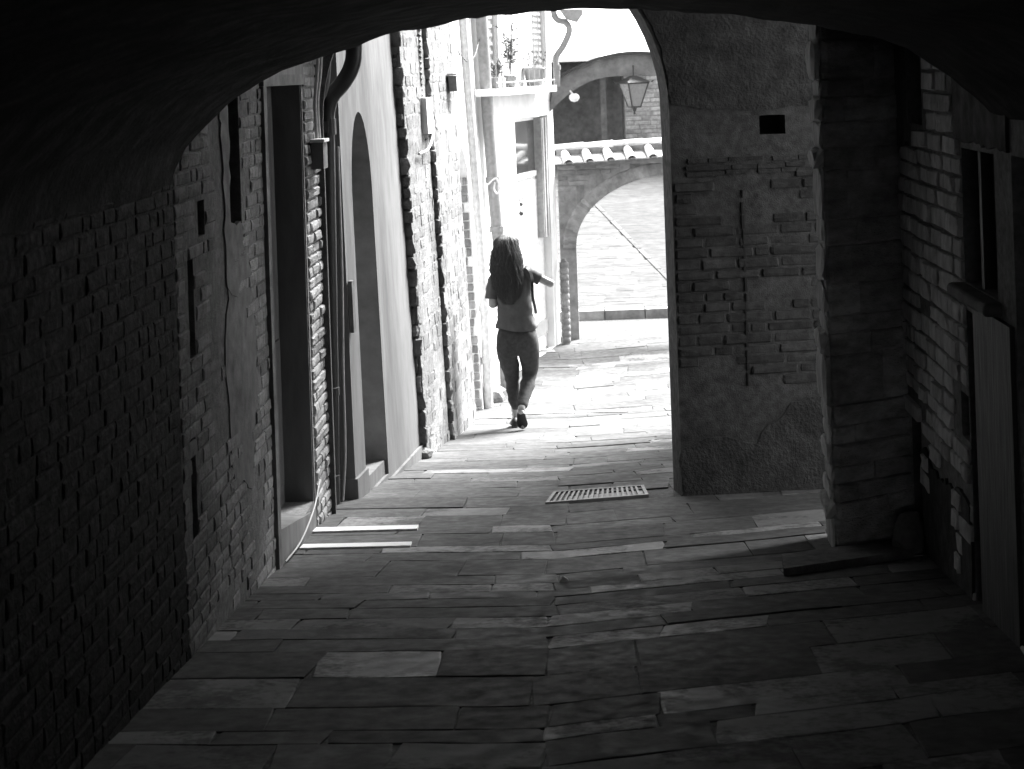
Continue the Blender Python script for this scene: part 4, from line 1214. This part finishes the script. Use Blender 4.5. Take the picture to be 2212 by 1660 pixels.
# ------------------------------------------------------------------ the walking woman
WX, WY = -0.76, 16.72
WZ = gz(WY)
SC = WY / F_PX
def wp(u, v, dy=0.0):
    """picture position to body position in metres, dy = metres away from the camera"""
    return Vector(((u - 1112 - 0.034 * (v - 925)) * SC, dy, (925 - v) * SC))
woman = thing('person', 'woman with long wavy dark hair walking away in grey t-shirt and dark jeans', 'person', (WX, WY, WZ))
def skin(name, m, pts, edges, root, sub=2):
    """pts: name -> (Vector, rx, ry)"""
    keys = list(pts)
    me = bpy.data.meshes.new(name)
    me.from_pydata([pts[k][0] for k in keys], [(keys.index(a), keys.index(b)) for a, b in edges], [])
    o = bpy.data.objects.new(name, me); C.objects.link(o)
    md = o.modifiers.new('skin', 'SKIN')
    md.use_smooth_shade = True
    for i, k in enumerate(keys):
        sv = me.skin_vertices[0].data[i]
        sv.radius = (pts[k][1], pts[k][2])
        sv.use_root = (k == root)
    sd = o.modifiers.new('sub', 'SUBSURF'); sd.levels = sub; sd.render_levels = sub
    dg = bpy.context.evaluated_depsgraph_get()
    nm = bpy.data.meshes.new_from_object(o.evaluated_get(dg))
    bpy.data.objects.remove(o)
    nm.name = name
    nm.materials.clear(); nm.materials.append(m)
    for p in nm.polygons: p.use_smooth = True
    ob = bpy.data.objects.new(name, nm); C.objects.link(ob)
    ob.parent = woman
    return ob
J = dict(
    pelvis=wp(1113, 728, 0.0), waist=wp(1112, 680, 0.0), chest=wp(1103, 630, 0.02), upper=wp(1099, 590, 0.02), neck=wp(1094, 570, 0.03), jaw=wp(1092, 552, 0.05), head=wp(1091, 530, 0.04), crown=wp(1091, 514, 0.03),
    shl=wp(1064, 592, 0.02), ell=wp(1060, 660, -0.02), wrl=wp(1078, 640, 0.22), hal=wp(1086, 632, 0.29),
    shr=wp(1136, 588, 0.02), elr=wp(1190, 617, 0.03), wrr=wp(1160, 604, 0.24), har=wp(1150, 596, 0.31),
    hpl=wp(1094, 738, 0.0), knl=wp(1103, 815, 0.10), anl=wp(1108, 893, 0.13), tol=wp(1107, 916, 0.28),
    hpr=wp(1135, 738, 0.0), knr=wp(1139, 810, 0.10), anr=wp(1124, 876, -0.18), tor=wp(1127, 921, -0.12))
body = {k: (J[k], r, q) for k, r, q in (
    ('pelvis', .10, .08), ('waist', .085, .065), ('chest', .09, .07), ('upper', .08, .06), ('neck', .05, .05), ('jaw', .06, .07), ('head', .078, .095), ('crown', .055, .065),
    ('shl', .042, .042), ('ell', .036, .036), ('wrl', .025, .025), ('hal', .03, .02), ('shr', .042, .042), ('elr', .036, .036), ('wrr', .025, .025), ('har', .03, .02),
    ('hpl', .07, .07), ('knl', .045, .045), ('anl', .032, .034), ('tol', .035, .025), ('hpr', .07, .07), ('knr', .045, .045), ('anr', .032, .034), ('tor', .036, .025))}
BE = [('pelvis', 'waist'), ('waist', 'chest'), ('chest', 'upper'), ('upper', 'neck'), ('neck', 'jaw'), ('jaw', 'head'), ('head', 'crown'), ('upper', 'shl'), ('shl', 'ell'), ('ell', 'wrl'), ('wrl', 'hal'),
      ('upper', 'shr'), ('shr', 'elr'), ('elr', 'wrr'), ('wrr', 'har'), ('pelvis', 'hpl'), ('hpl', 'knl'), ('knl', 'anl'), ('anl', 'tol'), ('pelvis', 'hpr'), ('hpr', 'knr'), ('knr', 'anr'), ('anr', 'tor')]
# fingers
for side, h, d in (('l', J['hal'], Vector((0.3, 0.9, 0.35))), ('r', J['har'], Vector((-0.5, 0.6, 0.6)))):
    d = d.normalized(); sd = d.cross(Vector((0, 0, 1))).normalized()
    for k, (o, L) in enumerate(((-.026, .05), (-.009, .062), (.009, .065), (.026, .055))):
        a, b = 'f%s%d' % (side, k), 'g%s%d' % (side, k)
        body[a] = (h + sd * o + d * (0.03 + L * 0.4), .009, .009)
        body[b] = (h + sd * o * 1.1 + d * (0.03 + L * 0.8) + Vector((0, 0, -0.02)), .008, .008)
        BE += [('ha' + side, a), (a, b)]
    t = 't' + side
    body[t] = (h + sd * 0.045 + d * 0.02 + Vector((0, 0, 0.012)), .010, .010)
    BE.append(('wr' + side, t))
skin('body', M_SKIN, body, BE, 'pelvis')
# t-shirt: torso and short sleeves, separate from the skin
def loft(rings, n, fn):
    v, f = [], []
    for i, (vv, u, hw, dep, cy) in enumerate(rings):
        P = wp(u, vv, cy)
        for k in range(n):
            a = 2 * PI * k / n
            v.append(fn(i, a, Vector((P.x + math.cos(a) * hw * SC, P.y + math.sin(a) * dep, P.z))))
    for i in range(len(rings) - 1):
        for k in range(n): f.append((i*n + k, i*n + (k+1) % n, (i+1)*n + (k+1) % n, (i+1)*n + k))
    return v, f
def dens_rings(R_, n):
    out = []
    for (a, b) in zip(R_[:-1], R_[1:]):
        for k in range(n):
            t = k / n
            out.append(tuple(x + (y - x) * t for x, y in zip(a, b)))
    return out + [R_[-1]]
def cloth(i, a, p):
    w_ = noise.noise((p.x * 5 + p.z * 4, p.y * 5, p.z * 15)) * 0.018 + noise.noise((p.x * 15 + p.z * 9, p.y * 15, p.z * 15 + p.x * 22)) * 0.010
    return p + Vector((math.cos(a), math.sin(a), 0)) * w_ + Vector((0, 0, 0.012 * math.sin(a * 2 + 0.6) if i == 0 else 0))
srings = dens_rings([(709, 1112, 44.5, .145, 0.0), (700, 1112, 43.5, .142, 0.0), (688, 1111, 40.5, .130, 0.0), (672, 1110, 37, .115, 0.0), (655, 1108, 36.5, .112, 0.005), (636, 1105, 39.5, .118, 0.015), (618, 1103, 43, .122, 0.02), (602, 1101, 43.5, .112, 0.02), (592, 1100, 41, .10, 0.02), (583, 1099, 34, .085, 0.025), (576, 1097, 22, .07, 0.03), (571, 1096, 14, .06, 0.03)], 3)
mbs = MB()
v, f = loft(srings, 36, cloth); mbs.mesh(v, f, True)
inner = [p + (Vector((wp(1112, 709).x, 0, p.z)) - p) * 0.06 + Vector((0, 0, 0.004)) for p in v[:36]]
mbs.mesh([*v[:36], *inner], [(k, (k+1) % 36, 36 + (k+1) % 36, 36 + k) for k in range(36)])
for sl_ in ((wp(1074, 591, 0.02), wp(1063, 612, 0.01), wp(1058, 643, -0.012)), (wp(1126, 586, 0.02), wp(1142, 593, 0.02), wp(1163, 604, 0.026))):
    pth = smooth_path(sl_, 5)
    rr = [0.066 - 0.012 * k / (len(pth) - 1) + 0.003 * math.sin(k * 2.1) for k in range(len(pth))]
    mbs.tube(pth, rr, 16, caps=True)
me = bpy.data.meshes.new('t_shirt'); me.from_pydata(mbs.v, [], mbs.f); me.materials.append(M_SHIRT)
for p in me.polygons: p.use_smooth = True
sho = bpy.data.objects.new('t_shirt', me); C.objects.link(sho); sho.parent = woman
jeans = {k: (p, r, q) for k, p, r, q in (
    ('waist', wp(1113, 690, 0.0), .160, .115), ('pelvis', wp(1113, 724, -0.01), .180, .130), ('hpl', wp(1091, 748, 0.0), .116, .122), ('thl', wp(1096, 782, 0.055), .091, .094), ('knl', wp(1102, 815, 0.095), .064, .066), ('cal', wp(1103, 840, 0.095), .060, .066), ('anl', wp(1109, 892, 0.125), .042, .044),
    ('hpr', wp(1137, 748, 0.0), .116, .122), ('thr', wp(1140, 780, 0.055), .093, .095), ('knr', wp(1141, 810, 0.09), .068, .070), ('car', wp(1135, 836, 0.0), .064, .066), ('anr', wp(1124, 876, -0.17), .043, .044))}
jo = skin('jeans', M_JEANS, jeans, [('waist', 'pelvis'), ('pelvis', 'hpl'), ('hpl', 'thl'), ('thl', 'knl'), ('knl', 'cal'), ('cal', 'anl'), ('pelvis', 'hpr'), ('hpr', 'thr'), ('thr', 'knr'), ('knr', 'car'), ('car', 'anr')], 'pelvis')
for vtx in jo.data.vertices:
    c = vtx.co
    f_ = noise.noise((c.x * 9 + c.z * 6, c.y * 9, c.z * 24)) * 0.009 + noise.noise((c.x * 20, c.y * 12, c.z * 46)) * 0.005 * (1 if c.z < 0.55 else 0.5)
    vtx.co += Vector((f_, f_ * 0.7, 0))
# shoes
def shoe(heel, toe, up, r):
    """low shoe: sole outline swept along heel to toe"""
    heel, toe, up = Vector(heel), Vector(toe), Vector(up).normalized()
    d = (toe - heel); L = d.length; d.normalize()
    sd = d.cross(up).normalized(); up = sd.cross(d).normalized()
    prof = [(0.0, .022, .030), (0.06, .036, .060), (0.2, .040, .066), (0.35, .040, .058), (0.55, .047, .046), (0.75, .053, .036), (0.9, .046, .028), (1.0, .022, .018)]
    v, f = [], []
    n = 12
    for (t, hw, hh) in prof:
        c = heel + d * (t * L)
        for k in range(n):
            a = 2 * PI * k / n
            y_ = math.sin(a)
            v.append(c + sd * hw * math.cos(a) * (1.08 if y_ < 0 else 1) + up * (hh * y_ if y_ > 0 else 0.016 * y_))
    for i in range(len(prof) - 1):
        for k in range(n): f.append((i*n + k, i*n + (k+1) % n, (i+1)*n + (k+1) % n, (i+1)*n + k))
    mb = MB(); mb.mesh(v, f, True)
    mb.mesh(v[:n], [list(range(n))]); mb.mesh(v[-n:], [list(range(n))])
    me = bpy.data.meshes.new('shoe'); me.from_pydata(mb.v, [], mb.f); me.materials.append(M_SHOE)
    for p in me.polygons: p.use_smooth = True
    o = bpy.data.objects.new('shoe', me); C.objects.link(o); o.parent = woman
    md = o.modifiers.new('sub', 'SUBSURF'); md.levels = 1; md.render_levels = 1
zl = lambda y: gz(WY + y) - WZ
shoe((wp(1108, 900).x, 0.06, zl(.06) + 0.030), (wp(1106, 910).x, 0.30, zl(.3) + 0.022), (0, 0, 1), 1)
hx, tx_ = wp(1124, 880).x, wp(1127, 922).x
shoe((hx, -0.235, 0.175), (tx_, -0.13, zl(-.13) + 0.02), (0.05, 0.9, 0.42), 1)
# hair: scalp shell falling to mid back, with loose strands
rings = [(504.5, 1090, 2, .01, 0.04), (506, 1090, 8, .035, 0.04), (509, 1090, 13.5, .06, 0.035), (514, 1090, 18.5, .085, 0.03), (521, 1090, 22.5, .10, 0.025), (532, 1090, 26, .112, 0.015), (546, 1090, 29, .118, 0.0), (562, 1091, 32, .12, -0.01), (580, 1092, 34, .115, -0.03), (598, 1094, 33, .10, -0.05), (614, 1095, 31, .085, -0.065), (628, 1097, 26, .065, -0.08), (641, 1098, 20, .045, -0.085), (654, 1099, 12, .03, -0.085)]
rings = [(a, b, c * (1 if a < 525 else 0.90), d * 0.92, e) for a, b, c, d, e in rings]
v, f = [], []
nn = 40
for i, (vv, u, hw, dep, cy) in enumerate(rings):
    for k in range(nn):
        a = 2 * PI * k / nn
        P = wp(u, vv, cy)
        wv = 1 + (0.10 * noise.noise((math.cos(a) * 4, math.sin(a) * 4, vv * 0.035)) + 0.07 * math.sin(a * 9 + vv * 0.05)) * min(1, i / 4)
        v.append((P.x + math.cos(a) * hw * SC * wv, P.y + math.sin(a) * dep * (1 if math.sin(a) < 0 else 0.55) * wv, P.z + 0.012 * noise.noise((a * 3, vv * 0.1, 2)) * min(1, i / 5)))
for i in range(len(rings) - 1):
    for k in range(nn): f.append((i*nn + k, i*nn + (k+1) % nn, (i+1)*nn + (k+1) % nn, (i+1)*nn + k))
for i in range(len(v)):            # the solid core narrows early; loose strands make the ends
    rr_ = i // nn
    if rr_ >= 9:
        c_ = wp(rings[rr_][1], rings[rr_][0], rings[rr_][4]); q_ = 1 - 0.16 * (rr_ - 8)
        v[i] = (c_.x + (v[i][0] - c_.x) * q_, c_.y + (v[i][1] - c_.y) * q_, v[i][2] + 0.02 * (rr_ - 8))
mb = MB(); mb.mesh(v, f, True); mb.mesh(v[:nn], [list(range(nn))])
for k in range(850):
    a = random.uniform(PI * 0.9, PI * 2.1)
    pts = []
    ph_ = random.uniform(0, 6.28); am = random.uniform(0.006, 0.024); stop = random.uniform(9.2, 13.4)
    off = random.uniform(0.97, 1.08) if random.random() < 0.85 else random.uniform(1.08, 1.2)
    for i, (vv, u, hw, dep, cy) in enumerate(rings):
        if i < 2 or i > stop: continue
        P = wp(u, vv, cy)
        w_ = am * math.sin(vv * 0.11 + ph_) * min(1, (i - 2) / 4)
        x_ = P.x + math.cos(a) * hw * SC * off + w_
        y_ = P.y + math.sin(a) * dep * (1 if math.sin(a) < 0 else 0.55) * off - abs(w_) * 0.3
        pts.append((x_, y_, P.z))
    if len(pts) > 2:
        sp_ = smooth_path(pts, 3)
        mb.tube(sp_, [0.0023 * (1 - 0.7 * j / len(sp_)) for j in range(len(sp_))], 5, caps=False)
me = bpy.data.meshes.new('hair'); me.from_pydata(mb.v, [], mb.f); me.materials.append(M_HAIR)
for p in me.polygons: p.use_smooth = True
ho = bpy.data.objects.new('hair', me); C.objects.link(ho); ho.parent = woman
# bag strap over the right shoulder
mb = MB()
path = smooth_path([wp(1132, 575, 0.05), wp(1137, 578, -0.03), wp(1145, 592, -0.06), wp(1147, 612, -0.09), wp(1148, 640, -0.08), wp(1152, 662, -0.03), wp(1154, 680, 0.06)], 4)
for a, b in zip(path[:-1], path[1:]):
    s_ = Vector((0.012, 0.006, 0.0))
    mb.mesh([a - s_, a + s_, b + s_, b - s_, a - s_ + Vector((0, .006, 0)), a + s_ + Vector((0, .006, 0)), b + s_ + Vector((0, .006, 0)), b - s_ + Vector((0, .006, 0))],
            [(0, 1, 2, 3), (7, 6, 5, 4), (0, 1, 5, 4), (1, 2, 6, 5), (2, 3, 7, 6), (3, 0, 4, 7)])
me = bpy.data.meshes.new('bag_strap'); me.from_pydata(mb.v, [], mb.f); me.materials.append(M_STRAP)
o = bpy.data.objects.new('bag_strap', me); C.objects.link(o); o.parent = woman
